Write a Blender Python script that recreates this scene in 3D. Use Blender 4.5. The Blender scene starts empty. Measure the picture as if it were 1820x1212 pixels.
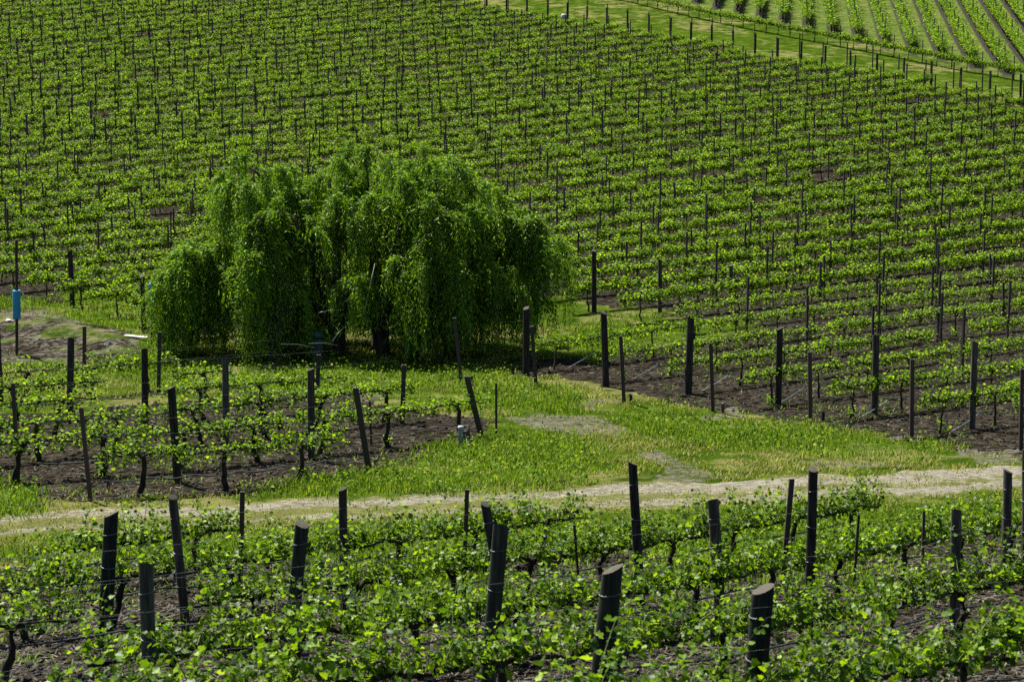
import bpy, math, random
import numpy as np
from mathutils import Vector, Matrix

# ------------------------------------------------------------------ camera, sky, sun, exposure
SC = bpy.context.scene
COL = SC.collection
PITCH = math.radians(9.0)
F = 3600.0                      # focal length in pixels of a 1820 px wide picture
W, H = 1820.0, 1212.0
cam_d = bpy.data.cameras.new('camera')
cam_d.sensor_width = 36.0
cam_d.lens = 36.0 * F / W
cam_d.clip_start = 0.5
cam_d.clip_end = 3000.0
cam_d.dof.use_dof = True
cam_d.dof.focus_distance = 46.0
cam_d.dof.aperture_fstop = 5.6
cam = bpy.data.objects.new('camera', cam_d)
COL.objects.link(cam)
cam.location = (0, 0, 0)
cam.rotation_euler = (math.pi / 2 - PITCH, 0, 0)
SC.camera = cam

SUN_AZ = math.radians(-38)      # from +Y, clockwise: behind the scene and to the left
SUN_EL = math.radians(58)
world = bpy.data.worlds.new('World')
SC.world = world
world.use_nodes = True
wn = world.node_tree.nodes
wl = world.node_tree.links
bg = wn['Background']
sky = wn.new('ShaderNodeTexSky')
sky.sky_type = 'NISHITA'
sky.sun_disc = False
sky.sun_elevation = SUN_EL
sky.sun_rotation = SUN_AZ
wl.new(sky.outputs['Color'], bg.inputs['Color'])
bg.inputs['Strength'].default_value = 0.05
sun_d = bpy.data.lights.new('sun', 'SUN')
sun_d.energy = 5.0
sun_d.angle = math.radians(0.53)
sun_d.color = (1.0, 0.95, 0.86)
sun = bpy.data.objects.new('sun', sun_d)
COL.objects.link(sun)
sdir = Vector((math.sin(SUN_AZ) * math.cos(SUN_EL), math.cos(SUN_AZ) * math.cos(SUN_EL), math.sin(SUN_EL)))
sun.rotation_euler = sdir.to_track_quat('Z', 'Y').to_euler()
sun.location = (-40, 60, 80)

vs = SC.view_settings
vs.view_transform = 'Standard'
vs.look = 'None'
vs.exposure = 1.7
vs.gamma = 1.0
vs.use_curve_mapping = False
SC.render.engine = 'CYCLES'
SC.cycles.max_bounces = 5
SC.cycles.diffuse_bounces = 3
SC.cycles.transmission_bounces = 4
SC.cycles.caustics_reflective = False
SC.cycles.caustics_refractive = False
SC.cycles.use_denoising = False

RNG = np.random.default_rng(7)
random.seed(7)

# ------------------------------------------------------------------ terrain function and projection
def _hash(i, j, s):
    n = np.sin(i * 127.1 + j * 311.7 + s * 74.7) * 43758.5453
    return n - np.floor(n)

def vnoise(x, y, s=0.0):
    x = np.asarray(x, float); y = np.asarray(y, float)
    i = np.floor(x); j = np.floor(y)
    u = x - i; v = y - j
    u = u * u * (3 - 2 * u); v = v * v * (3 - 2 * v)
    a = _hash(i, j, s); b = _hash(i + 1, j, s); c = _hash(i, j + 1, s); d = _hash(i + 1, j + 1, s)
    return (a * (1 - u) + b * u) * (1 - v) + (c * (1 - u) + d * u) * v

def hz(x, y):
    """height of the ground at plan position x, y"""
    x = np.asarray(x, float); y = np.asarray(y, float)
    D = np.maximum(y, 2.0)
    py = 700.0 - 518.0 * np.log(D / 50.0)
    z = -D * np.tan(PITCH + np.arctan((py - 606.0) / F))
    z = z + 0.16 * (vnoise(x / 9.0, y / 9.0, 1) - .5) + 0.07 * (vnoise(x / 2.6, y / 2.6, 2) - .5)
    # heaps of bare earth on the left, in front of the willow
    for bx, by, bh, br in ((-13.2, 60.5, .38, 1.5), (-11.3, 58.6, .30, 1.2), (-14.8, 63.0, .35, 1.4), (-10.2, 56.8, .2, 1.0)):
        z = z + bh * np.exp(-((x - bx) ** 2 + ((y - by) * .8) ** 2) / br ** 2)
    return z

def hz1(x, y):
    return float(hz(x, y))

cp, sp = math.cos(PITCH), math.sin(PITCH)
def proj(x, y, z):
    d = y * cp - z * sp
    v = y * sp + z * cp
    d = np.maximum(d, .1)
    return 910 + F * x / d, 606 - F * v / d, d

def at(px, py):
    """plan point whose ground shows at a photograph pixel"""
    dx = (px - 910) / F; dv = (606 - py) / F
    r = np.array([dx, cp + dv * sp, -sp + dv * cp])
    ys = np.geomspace(4, 500, 6000)
    t = ys / r[1]
    d = r[2] * t - hz(r[0] * t, ys)
    i = int(np.argmax(d < 0))
    t0, t1 = t[max(i - 1, 0)], t[i]
    for _ in range(30):
        tm = .5 * (t0 + t1)
        if r[2] * tm - hz1(r[0] * tm, r[1] * tm) < 0: t1 = tm
        else: t0 = tm
    return np.array([r[0] * t1, r[1] * t1])

def seen(x, y, m=60, up=1.2):
    a, b, _ = proj(x, y, hz(x, y) + 0.2)
    _, b2, _ = proj(x, y, hz(x, y) + up)
    return (a > -m) & (a < W + m) & (b > -m) & (b2 < H + m)

def inpoly(px, py, poly):
    inside = np.zeros(px.shape, bool)
    n = len(poly)
    for i in range(n):
        x0, y0 = poly[i]; x1, y1 = poly[(i + 1) % n]
        if y0 == y1: continue
        c = ((y0 > py) != (y1 > py)) & (px < (x1 - x0) * (py - y0) / (y1 - y0) + x0)
        inside ^= c
    return inside

# the lattice of the big field
RA = math.radians(52.6)
R = np.array([math.sin(RA), math.cos(RA)])
P = np.array([-math.cos(RA), math.sin(RA)])
ROW = 2.72
VS = 1.65
E0 = at(1727, 762)
def lat(x, y):
    dx = x - E0[0]; dy = y - E0[1]
    return (dx * P[0] + dy * P[1]) / ROW, dx * R[0] + dy * R[1]
def unlat(k, r):
    q = E0 + P * ROW * k + R * r
    return float(q[0]), float(q[1])
def rend(k): return np.interp(k, [18, 22, 28, 35, 41, 47, 62], [72.3, 73.0, 74.2, 76.0, 76.2, 75.0, 72])
def bstart(k): return 85.3 + .6 * (k - 25)
# foreground lattice
FA = math.radians(41)
R2 = np.array([math.sin(FA), math.cos(FA)])
FROWS = [11.4, 15.5, 19.6, 23.7, 27.8, 31.9]
# back block
BDIR = np.array([0.134, 1.0]); BDIR /= np.linalg.norm(BDIR)
BPER = np.array([BDIR[1], -BDIR[0]])
BSP = 2.05
B0 = at(1391, 40)

def track_edges(px):
    up = np.interp(px, [-400, 0, 300, 600, 900, 1150, 1400, 1600, 1820, 2300], [935, 912, 895, 882, 872, 858, 847, 838, 830, 812])
    lo = np.interp(px, [-400, 0, 300, 600, 900, 1150, 1400, 1600, 1820, 2300], [978, 955, 945, 927, 913, 905, 893, 884, 873, 850])
    return up, lo

BARE = [
    [(870, 738), (960, 729), (1060, 742), (1112, 755), (1085, 774), (960, 766)],
    [(0, 548), (90, 552), (190, 585), (255, 600), (245, 632), (120, 648), (0, 640)],
    [(1040, 718), (1100, 700), (1112, 716), (1050, 736)],
    [(1228, 738), (1310, 720), (1325, 728), (1240, 748)],
    [(1710, 800), (1820, 792), (1820, 822), (1725, 824)],
    [(1150, 852), (1300, 834), (1330, 842), (1200, 862)],
    [(1565, 776), (1640, 767), (1655, 779), (1590, 786)],
    [(600, 690), (680, 700), (700, 712), (620, 712)],
    [(1150, 815), (1200, 808), (1255, 838), (1190, 848)],
    [(1400, 812), (1520, 822), (1640, 824), (1600, 836), (1450, 832)],
]
TALL = [
    [(400, 892), (520, 872), (650, 850), (760, 800), (870, 778), (960, 770), (1050, 800), (1065, 850), (900, 868), (640, 882)],
    [(840, 700), (900, 680), (1000, 690), (1045, 712), (1030, 735), (940, 738), (850, 725)],
    [(1110, 742), (1200, 732), (1300, 748), (1500, 772), (1690, 797), (1700, 814), (1500, 810), (1300, 797), (1130, 772)],
    [(-60, 850), (40, 865), (65, 905), (0, 922), (-60, 930)],
    [(-80, 985), (300, 972), (600, 953), (900, 938), (1200, 928), (1500, 914), (1900, 896), (1900, 930), (1500, 960), (1000, 985), (500, 1000), (-80, 1000)],
    [(60, 548), (150, 518), (250, 525), (262, 598), (200, 590), (150, 596), (80, 580)],
    [(340, 652), (600, 640), (830, 650), (930, 640), (880, 690), (700, 700), (560, 690), (420, 690), (340, 668)],
    [(-60, 525), (60, 528), (90, 550), (-60, 562)],
    [(180, 645), (260, 610), (340, 640), (330, 682), (230, 678)],
    [(1000, 580), (1180, 560), (1185, 590), (1060, 645), (1010, 625)],
    [(640, 1040), (800, 1008), (880, 1035), (700, 1090)],
    [(1150, 965), (1420, 935), (1560, 950), (1500, 1015), (1250, 1040)],
]

def zones(x, y, jit=None):
    """plan masks: soil, bare pale earth, tall grass, short grass (0..1 arrays)"""
    px, py, d = proj(x, y, hz(x, y))
    wob = (vnoise(x / 1.3, y / 1.3, 5) - .5)
    wob2 = (vnoise(x / .5, y / .5, 6) - .5)
    pxw = px + (wob * 40 + wob2 * 22) * 50 / d
    pyw = py + (wob * 14 + wob2 * 9) * 50 / d
    if jit is not None:
        pxw = pxw + jit[0] * 900 / d; pyw = pyw + jit[1] * 320 / d
    k, r = lat(x, y)
    kw = k + .5 * wob; rw = r + 1.6 * wob + .8 * wob2
    soil = ((k > -40) & (rw > -2.6) & (rw < rend(k) + 1.2) & (kw > -6) & (k < 62.5)) & ~((kw > 5.6) & (kw < 9.2) & (rw < 8.5))
    soil |= (k >= 9.2) & (rw > -7.2 - np.maximum(k - 12, 0) * 8) & (rw < rend(k) + 1.2) & (k < 62.5)
    soil |= (kw > .35) & (kw < 5.4) & (rw > -60) & (rw < -8.6)
    up, lo = track_edges(pxw)
    fore = (pyw > lo + 62) & (y < 45)
    soil = (soil & (pyw < up - 8)) | fore
    # keep the meadow between the track and the field
    cut = inpoly(pxw, pyw, [(850, 775), (1040, 715), (1110, 722), (1240, 745), (1420, 762), (1600, 782), (1740, 812), (2600, 870), (2600, 900), (300, 900), (640, 852), (770, 805)])
    soil &= ~cut
    bare = np.zeros(x.shape, bool)
    for p in BARE: bare |= inpoly(pxw, pyw, p)
    tall = np.zeros(x.shape, bool)
    for p in TALL: tall |= inpoly(pxw, pyw, p)
    tall &= ~bare
    soil &= ~tall
    trk = (pyw > up) & (pyw < lo) & (y < 80)
    return soil, bare, tall, trk, px, py, d

# ------------------------------------------------------------------ materials
def new_mat(name):
    m = bpy.data.materials.new(name)
    m.use_nodes = True
    nt = m.node_tree
    for n in list(nt.nodes): nt.nodes.remove(n)
    out = nt.nodes.new('ShaderNodeOutputMaterial')
    return m, nt, out

class NB:
    def __init__(s, nt): s.nt = nt
    def n(s, t, **kw):
        nd = s.nt.nodes.new('ShaderNode' + t)
        for a, b in kw.items(): setattr(nd, a, b)
        return nd
    def l(s, a, b): s.nt.links.new(a, b)
    def val(s, sock, v):
        if hasattr(v, 'is_linked') or hasattr(v, 'links'): s.l(v, sock)
        else: sock.default_value = v
    def math(s, op, a, b=0.0, clamp=False):
        nd = s.n('Math', operation=op); nd.use_clamp = clamp
        s.val(nd.inputs[0], a); s.val(nd.inputs[1], b)
        return nd.outputs[0]
    def mix(s, f, a, b):
        nd = s.n('Mix', data_type='RGBA')
        s.val(nd.inputs[0], f); s.val(nd.inputs[6], a); s.val(nd.inputs[7], b)
        return nd.outputs[2]
    def noise(s, scale, detail=4, rough=.6, vec=None, dim='3D'):
        nd = s.n('TexNoise'); nd.inputs['Scale'].default_value = scale
        nd.inputs['Detail'].default_value = detail; nd.inputs['Roughness'].default_value = rough
        if vec is not None: s.l(vec, nd.inputs['Vector'])
        return nd.outputs['Fac']
    def ramp(s, f, stops):
        nd = s.n('ValToRGB'); s.l(f, nd.inputs[0])
        e = nd.color_ramp.elements
        while len(e) < len(stops): e.new(.5)
        for q, (p, c) in zip(e, stops):
            q.position = p; q.color = c if len(c) == 4 else (*c, 1)
        return nd.outputs[0]
    def sm(s, f, a, b):
        nd = s.n('MapRange', interpolation_type='SMOOTHSTEP')
        s.l(f, nd.inputs[0]); nd.inputs[1].default_value = a; nd.inputs[2].default_value = b
        return nd.outputs[0]

def c4(*c): return (*c, 1.0)

def leaf_mat(name, cols, trans, tfac=.42, rough=.45, spec=.5):
    m, nt, out = new_mat(name); b = NB(nt)
    geo = b.n('NewGeometry'); oi = b.n('ObjectInfo')
    r = b.math('FRACT', b.math('ADD', geo.outputs['Random Per Island'], b.math('MULTIPLY', oi.outputs['Random'], 7.31)))
    col = b.ramp(r, cols)
    pos = b.n('NewGeometry').outputs['Position']
    patch = b.noise(.9, 3, .6, pos)
    hsv = b.n('HueSaturation'); b.l(col, hsv.inputs['Color'])
    b.l(b.math('ADD', .55, b.math('MULTIPLY', patch, .9)), hsv.inputs['Value'])
    col = hsv.outputs[0]
    pr = b.n('BsdfPrincipled'); b.l(col, pr.inputs['Base Color'])
    pr.inputs['Roughness'].default_value = rough
    pr.inputs['Specular IOR Level'].default_value = spec
    tr = b.n('BsdfTranslucent')
    tc = b.n('Mix', data_type='RGBA', blend_type='MULTIPLY'); tc.inputs[0].default_value = 1.0
    b.l(col, tc.inputs[6]); tc.inputs[7].default_value = c4(*trans)
    b.l(tc.outputs[2], tr.inputs['Color'])
    mx = b.n('MixShader'); mx.inputs[0].default_value = tfac
    b.l(pr.outputs[0], mx.inputs[1]); b.l(tr.outputs[0], mx.inputs[2])
    b.l(mx.outputs[0], out.inputs[0])
    return m

def rough_mat(name, c1, c2, scale, bump=.3, rough=.85, stretch=None, c3=None, spec=.12):
    m, nt, out = new_mat(name); b = NB(nt)
    tc = b.n('TexCoord'); vec = tc.outputs['Object']
    if stretch:
        mp = b.n('Mapping'); mp.inputs['Scale'].default_value = stretch
        b.l(vec, mp.inputs['Vector']); vec = mp.outputs[0]
    f = b.noise(scale, 6, .65, vec)
    oi = b.n('ObjectInfo')
    f2 = b.math('ADD', f, b.math('MULTIPLY', b.math('SUBTRACT', oi.outputs['Random'], .5), .25))
    stops = [(.34, c1), (.58, c2)] + ([(.72, c3)] if c3 else [])
    col = b.ramp(f2, stops)
    pr = b.n('BsdfPrincipled'); b.l(col, pr.inputs['Base Color'])
    pr.inputs['Roughness'].default_value = rough
    pr.inputs['Specular IOR Level'].default_value = spec
    bp = b.n('Bump'); bp.inputs['Strength'].default_value = bump; bp.inputs['Distance'].default_value = .02
    b.l(f, bp.inputs['Height']); b.l(bp.outputs[0], pr.inputs['Normal'])
    b.l(pr.outputs[0], out.inputs[0])
    return m

M = {}
M['leaf'] = leaf_mat('vine_leaf', [(0, (.017, .042, .003)), (.4, (.062, .126, .004)), (.75, (.126, .218, .006)), (1, (.205, .305, .012))], (1.7, 1.62, .5), .45, .55, .09)
M['leaf_near'] = leaf_mat('vine_leaf_near', [(0, (.016, .040, .003)), (.45, (.053, .112, .004)), (.8, (.112, .195, .007)), (1, (.185, .275, .014))], (1.68, 1.62, .55), .42, .5, .2)
M['willow'] = leaf_mat('willow_leaf', [(0, (.018, .052, .005)), (.5, (.066, .146, .008)), (1, (.175, .29, .016))], (1.6, 1.55, .6), .30, .55, .15)
M['grass'] = leaf_mat('grass_blade', [(0, (.036, .082, .005)), (.5, (.078, .150, .008)), (.85, (.14, .215, .016)), (1, (.23, .26, .05))], (1.4, 1.35, .7), .36, .6, .08)
M['grass_dry'] = leaf_mat('grass_blade_pale', [(0, (.085, .125, .010)), (.45, (.15, .185, .02)), (.75, (.23, .225, .055)), (1, (.31, .27, .11))], (1.1, 1.1, .8), .3, .6, .08)
M['wood'] = rough_mat('weathered_wood', (.012, .011, .0095), (.042, .037, .030), 22, .5, .9, (1, 1, .12), (.10, .09, .073))
M['wood_green'] = rough_mat('mossy_wood', (.010, .013, .010), (.036, .040, .028), 20, .6, .9, (1, 1, .10), (.08, .085, .06))
M['endgrain'] = rough_mat('cut_wood', (.020, .018, .015), (.055, .050, .040), 30, .3, .9)
M['steel'] = rough_mat('rusty_stake', (.014, .010, .009), (.036, .022, .018), 20, .2, .7, None, None, .4)
M['bark'] = rough_mat('vine_bark', (.012, .010, .008), (.04, .032, .025), 18, .8, .95, (1, 1, .25))
M['tree_bark'] = rough_mat('willow_bark', (.012, .010, .008), (.045, .038, .03), 6, .8, .95, (1, 1, .2))
M['shoot'] = rough_mat('green_stem', (.05, .09, .02), (.12, .15, .04), 20, .1, .6)
M['wire'] = rough_mat('galvanised_wire', (.05, .055, .055), (.12, .125, .125), 9, 0, .4, None, None, .5)
M['hose'] = rough_mat('black_hose', (.012, .013, .015), (.03, .032, .036), 9, 0, .45, None, None, .5)
M['tube'] = rough_mat('pale_blue_tube', (.06, .09, .10), (.13, .16, .17), 9, 0, .45, None, None, .5)
M['blue'] = rough_mat('blue_sleeve', (.003, .14, .30), (.005, .19, .38), 5, .1, .5, None, None, .4)
M['teal'] = rough_mat('teal_paint', (.015, .07, .06), (.025, .10, .085), 6, .1, .5)
M['white'] = rough_mat('off_white_plastic', (.22, .23, .23), (.34, .35, .35), 7, .1, .5)
M['board'] = rough_mat('bleached_board', (.30, .28, .22), (.45, .42, .34), 12, .2, .8, (.2, 1, 1))
M['grey'] = rough_mat('grey_pipe', (.10, .12, .12), (.18, .20, .20), 8, .1, .5)
M['stone'] = rough_mat('dark_stone', (.05, .05, .055), (.14, .135, .13), 9, .6, .9)
M['straw'] = leaf_mat('straw_bits', [(0, (.012, .010, .007)), (.5, (.036, .031, .021)), (1, (.11, .095, .065))], (1, 1, 1), .1, .8, .2)
M['clod'] = leaf_mat('earth_clods', [(0, (.008, .007, .006)), (.6, (.020, .018, .015)), (1, (.05, .045, .036))], (1, 1, 1), .0, .95, .1)
M['clip'] = rough_mat('green_clip', (.0, .25, .16), (.01, .35, .22), 5, 0, .5)

def ground_mat(track=False):
    m, nt, out = new_mat('track_earth' if track else 'ground'); b = NB(nt)
    geo = b.n('NewGeometry'); pos = geo.outputs['Position']
    def attr(nm):
        a = b.n('Attribute'); a.attribute_name = nm; return a.outputs['Fac']
    n1 = b.noise(1.1, 6, .65, pos); n2 = b.noise(6, 6, .7, pos); n3 = b.noise(28, 4, .7, pos); n0 = b.noise(.22, 3, .5, pos)
    ka = 1.7 if track else 1.0
    brk = b.math('ADD', b.math('MULTIPLY', b.math('SUBTRACT', n1, .5), .7 * ka), b.math('MULTIPLY', b.math('SUBTRACT', n2, .5), .9 * ka))
    def mask(nm, lo=.35, hi=.65):
        return b.sm(b.math('ADD', attr(nm), brk), lo, hi)
    soilc = b.ramp(n2, [(.37, (.004, .0034, .0026)), (.5, (.0165, .0142, .0108)), (.66, (.056, .048, .036))])
    chips = b.sm(b.math('ADD', b.math('MULTIPLY', n3, .75), b.math('MULTIPLY', n2, .35)), .60, .70)
    soilc = b.mix(b.math('MULTIPLY', chips, .5), soilc, c4(.10, .087, .060))
    palec = b.ramp(b.math('ADD', b.math('MULTIPLY', n2, .6), b.math('MULTIPLY', n3, .4)), [(.34, (.060, .054, .042)), (.5, (.15, .138, .108)), (.66, (.25, .232, .185))] if track else [(.32, (.030, .027, .022)), (.5, (.085, .077, .06)), (.68, (.17, .155, .12))])
    grassc = b.ramp(b.math('ADD', b.math('MULTIPLY', n1, .5), b.math('MULTIPLY', n3, .5)), [(.38, (.009, .019, .002)), (.49, (.029, .054, .004)), (.60, (.058, .086, .009)), (.72, (.12, .12, .035))])
    dry = b.sm(b.math('ADD', b.math('MULTIPLY', n1, .6), b.math('MULTIPLY', n0, .55)), .56, .70)
    grassc = b.mix(b.math('MULTIPLY', dry, .75), grassc, b.mix(n2, c4(.07, .062, .022), c4(.20, .175, .08)))
    if track: grassc = b.mix(.55, grassc, b.mix(n2, c4(.06, .055, .02), c4(.19, .17, .08)))
    gmask = mask('grass'); bmask = mask('bare')
    col = b.mix(gmask, soilc, grassc)
    # strips of dark hoed earth under the rows of the far block, seen between mown lanes
    sx = b.n('SeparateXYZ'); b.l(pos, sx.inputs[0])
    t = b.math('ADD', b.math('MULTIPLY', b.math('SUBTRACT', sx.outputs[0], float(B0[0])), float(BPER[0] / BSP)),
               b.math('MULTIPLY', b.math('SUBTRACT', sx.outputs[1], float(B0[1])), float(BPER[1] / BSP)))
    t = b.math('ADD', t, b.math('MULTIPLY', b.math('SUBTRACT', n1, .5), .25))
    fr = b.math('ABSOLUTE', b.math('SUBTRACT', b.math('FRACT', b.math('ADD', t, .5)), .5))
    strip = b.math('MULTIPLY', b.math('SUBTRACT', 1.0, b.sm(fr, .13, .22)), attr('back'))
    backg = b.ramp(b.math('ADD', b.math('MULTIPLY', n1, .55), b.math('MULTIPLY', n2, .45)), [(.38, (.02, .04, .005)), (.48, (.052, .082, .014)), (.60, (.105, .11, .04)), (.74, (.14, .128, .078))])
    col = b.mix(attr('back'), col, backg)
    col = b.mix(strip, col, b.mix(n2, c4(.012, .011, .010), c4(.05, .045, .038)))
    col = b.mix(bmask, col, palec)
    pr = b.n('BsdfPrincipled'); b.l(col, pr.inputs['Base Color'])
    pr.inputs['Roughness'].default_value = .95; pr.inputs['Specular IOR Level'].default_value = 0.0
    bp = b.n('Bump'); bp.inputs['Strength'].default_value = .9; bp.inputs['Distance'].default_value = .10
    b.l(b.math('ADD', n2, b.math('MULTIPLY', n3, .45)), bp.inputs['Height']); b.l(bp.outputs[0], pr.inputs['Normal'])
    b.l(pr.outputs[0], out.inputs[0])
    return m
M['ground'] = ground_mat()
M['track'] = ground_mat(True)

# ------------------------------------------------------------------ object helpers
def mesh_np(name, V, Fq, mat, smooth=False):
    """V (n,3), Fq (m,3) or (m,4) equal-sided faces -> mesh"""
    me = bpy.data.meshes.new(name)
    V = np.ascontiguousarray(V, np.float32); Fq = np.ascontiguousarray(Fq, np.int32)
    m, k = Fq.shape
    me.vertices.add(len(V)); me.vertices.foreach_set('co', V.ravel())
    me.loops.add(m * k); me.loops.foreach_set('vertex_index', Fq.ravel())
    me.polygons.add(m)
    me.polygons.foreach_set('loop_start', np.arange(0, m * k, k, dtype=np.int32))
    me.polygons.foreach_set('loop_total', np.full(m, k, np.int32))
    if smooth: me.polygons.foreach_set('use_smooth', np.ones(m, bool))
    me.materials.append(mat)
    me.update(calc_edges=True)
    return me

def link(name, me, parent=None, loc=(0, 0, 0), rot=(0, 0, 0), scale=None):
    o = bpy.data.objects.new(name, me)
    COL.objects.link(o)
    o.location = loc; o.rotation_euler = rot
    if scale is not None: o.scale = (scale,) * 3 if np.isscalar(scale) else scale
    if parent is not None: o.parent = parent
    return o

def tag(o, label=None, cat=None, group=None, kind=None):
    if label: o['label'] = label
    if cat: o['category'] = cat
    if group: o['group'] = group
    if kind: o['kind'] = kind
    return o

class MB:
    """collects pieces into one mesh (python lists)"""
    def __init__(s): s.v = []; s.f = []
    def tube(s, pts, rad, sides=6, cap=True):
        pts = [Vector(p) for p in pts]
        if np.isscalar(rad): rad = [rad] * len(pts)
        base = len(s.v); up = Vector((0.13, .31, .94))
        for i, p in enumerate(pts):
            d = (pts[min(i + 1, len(pts) - 1)] - pts[max(i - 1, 0)])
            d = d.normalized() if d.length > 1e-9 else Vector((0, 0, 1))
            a = d.cross(up)
            if a.length < .05: a = d.cross(Vector((1, 0, 0)))
            a.normalize(); c = d.cross(a)
            for j in range(sides):
                t = 2 * math.pi * j / sides
                s.v.append(p + (a * math.cos(t) + c * math.sin(t)) * rad[i])
        for i in range(len(pts) - 1):
            for j in range(sides):
                q = base + i * sides; j2 = (j + 1) % sides
                s.f.append((q + j, q + j2, q + sides + j2, q + sides + j))
        if cap:
            s.f.append(tuple(base + j for j in reversed(range(sides))))
            q = base + (len(pts) - 1) * sides
            s.f.append(tuple(q + j for j in range(sides)))
        return s
    def box(s, c, h, rot=None):
        b = len(s.v); rot = rot or Matrix.Identity(3)
        for sx in (-1, 1):
            for sy in (-1, 1):
                for sz in (-1, 1):
                    s.v.append(Vector(c) + rot @ Vector((sx * h[0], sy * h[1], sz * h[2])))
        for f in ((0, 1, 3, 2), (4, 6, 7, 5), (0, 4, 5, 1), (2, 3, 7, 6), (0, 2, 6, 4), (1, 5, 7, 3)):
            s.f.append(tuple(b + i for i in f))
        return s
    def mesh(s, name, mat, smooth=True):
        me = bpy.data.meshes.new(name)
        me.from_pydata([tuple(v) for v in s.v], [], s.f)
        if smooth: me.polygons.foreach_set('use_smooth', np.ones(len(me.polygons), bool))
        me.materials.append(mat); me.update()
        return me

ORD = {1: 'first', 2: 'second', 3: 'third', 4: 'fourth', 5: 'fifth', 6: 'sixth', 7: 'seventh', 8: 'eighth', 9: 'ninth', 10: 'tenth', 11: 'eleventh', 12: 'twelfth'}
def ordn(n):
    if n in ORD: return ORD[n]
    suf = 'th' if 10 <= n % 100 <= 20 else {1: 'st', 2: 'nd', 3: 'rd'}.get(n % 10, 'th')
    return f'{n}{suf}'

# ------------------------------------------------------------------ ground
ys = np.concatenate([np.linspace(-60, 4, 20)[:-1], np.geomspace(4, 700, 620)])
uu = np.concatenate([np.linspace(-2.2, -.36, 24)[:-1], np.linspace(-.36, .36, 300), np.linspace(.36, 2.2, 24)[1:]])
UU, YY = np.meshgrid(uu, ys)
XX = UU * (np.maximum(YY, 0) + 12) 
ZZ = hz(XX, YY)
V = np.stack([XX.ravel(), YY.ravel(), ZZ.ravel()], 1)
nr, nc = XX.shape
idx = np.arange(nr * nc).reshape(nr, nc)
Fq = np.stack([idx[:-1, :-1], idx[:-1, 1:], idx[1:, 1:], idx[1:, :-1]], -1).reshape(-1, 4)
me = mesh_np('ground', V, Fq, M['ground'], True)
soil, bare, tall, trk, px, py, dd = zones(V[:, 0], V[:, 1])
kk, rr = lat(V[:, 0], V[:, 1])
bt = (V[:, 0] - B0[0]) * BPER[0] + (V[:, 1] - B0[1]) * BPER[1]
back = ((rr > bstart(kk) - 1.2) & (V[:, 1] > 60)).astype(np.float32)
def put_attr(me, nm, arr):
    a = me.attributes.new(nm, 'FLOAT', 'POINT'); a.data.foreach_set('value', arr.astype(np.float32))
put_attr(me, 'grass', (~soil).astype(float))
put_attr(me, 'bare', bare * .56)
put_attr(me, 'back', back)
ground = tag(link('ground', me), kind='structure')

# dirt track across the valley floor: a worn sheet lying on the ground
tx = np.linspace(-260, 2100, 190)
rows_ = []
for i, x in enumerate(tx):
    u, l = track_edges(x)
    u -= 16 * (float(vnoise(x / 90, 3.3)) - .5) + 9 * (float(vnoise(x / 23, 8.3)) - .5); l += 12 * (float(vnoise(x / 110, 1.3)) - .5) + 8 * (float(vnoise(x / 27, 5.3)) - .5)
    a = at(x, u); c = at(x, l)
    rows_.append([a + (c - a) * t for t in np.linspace(0, 1, 13)])
TR = np.array(rows_)
tz = hz(TR[..., 0], TR[..., 1]) + .03
tv = np.concatenate([TR, tz[..., None]], -1).reshape(-1, 3)
tt = np.tile(np.linspace(0, 1, 13), len(tx))
tz_edge = np.minimum(tt, 1 - tt)
tv[:, 2] -= np.where(tz_edge < .01, .05, 0)
n2_, m2_ = len(tx), 13
idx = np.arange(n2_ * m2_).reshape(n2_, m2_)
Fq = np.stack([idx[:-1, :-1], idx[:-1, 1:], idx[1:, 1:], idx[1:, :-1]], -1).reshape(-1, 4)
me = mesh_np('dirt_track', tv, Fq, M['track'], True)
rut = np.exp(-((tt - .30) / .19) ** 2) + np.exp(-((tt - .80) / .13) ** 2) * .85
rut += np.clip((np.repeat(tx, 13) - 1000) / 900, 0, .35)
put_attr(me, 'grass', np.ones(len(tv)))
put_attr(me, 'bare', np.clip(rut, 0, 1) * .74 * (tz_edge > .04))
tag(link('dirt_track', me), kind='structure')

# heaps of turned earth on the left, in front of the willow
hx, hy = np.meshgrid(np.linspace(-19, -9.2, 110), np.linspace(54.5, 67, 100))
hpx, hpy, _ = proj(hx, hy, hz(hx, hy))
edge = np.clip(np.minimum.reduce([(hpy - 552 - .17 * np.clip(hpx - 40, 0, 250)) / 18, (655 - hpy) / 18, (262 - .25 * (640 - hpy) - hpx) / 45, (hx + 19) / .8]), -1, 1)
edge += .9 * (vnoise(hx / 1.1, hy / 1.1, 31) - .5)
rid = np.abs(vnoise(hx / 1.4 + hy * .3, hy / .8, 33) - .5) * 2
hh = hz(hx, hy) + np.clip(edge, -.25, 1) * .38 * (.10 + .26 * (1 - rid) * vnoise(hx / 2.2, hy / 2.2, 34) + .12 * vnoise(hx / .42, hy / .42, 35) + .07 * vnoise(hx / .2, hy / .2, 36)) - .03
hv = np.stack([hx.ravel(), hy.ravel(), hh.ravel()], 1)
nr, nc = hx.shape; idx = np.arange(nr * nc).reshape(nr, nc)
me = mesh_np('earth_heap', hv, np.stack([idx[:-1, :-1], idx[:-1, 1:], idx[1:, 1:], idx[1:, :-1]], -1).reshape(-1, 4), M['ground'], True)
put_attr(me, 'grass', (vnoise(hx / .8, hy / .8, 37) > .58).astype(float).ravel() * .75)
put_attr(me, 'bare', np.full(len(hv), .44)); put_attr(me, 'back', np.zeros(len(hv)))
tag(link('earth_heap', me), kind='structure')

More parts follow.
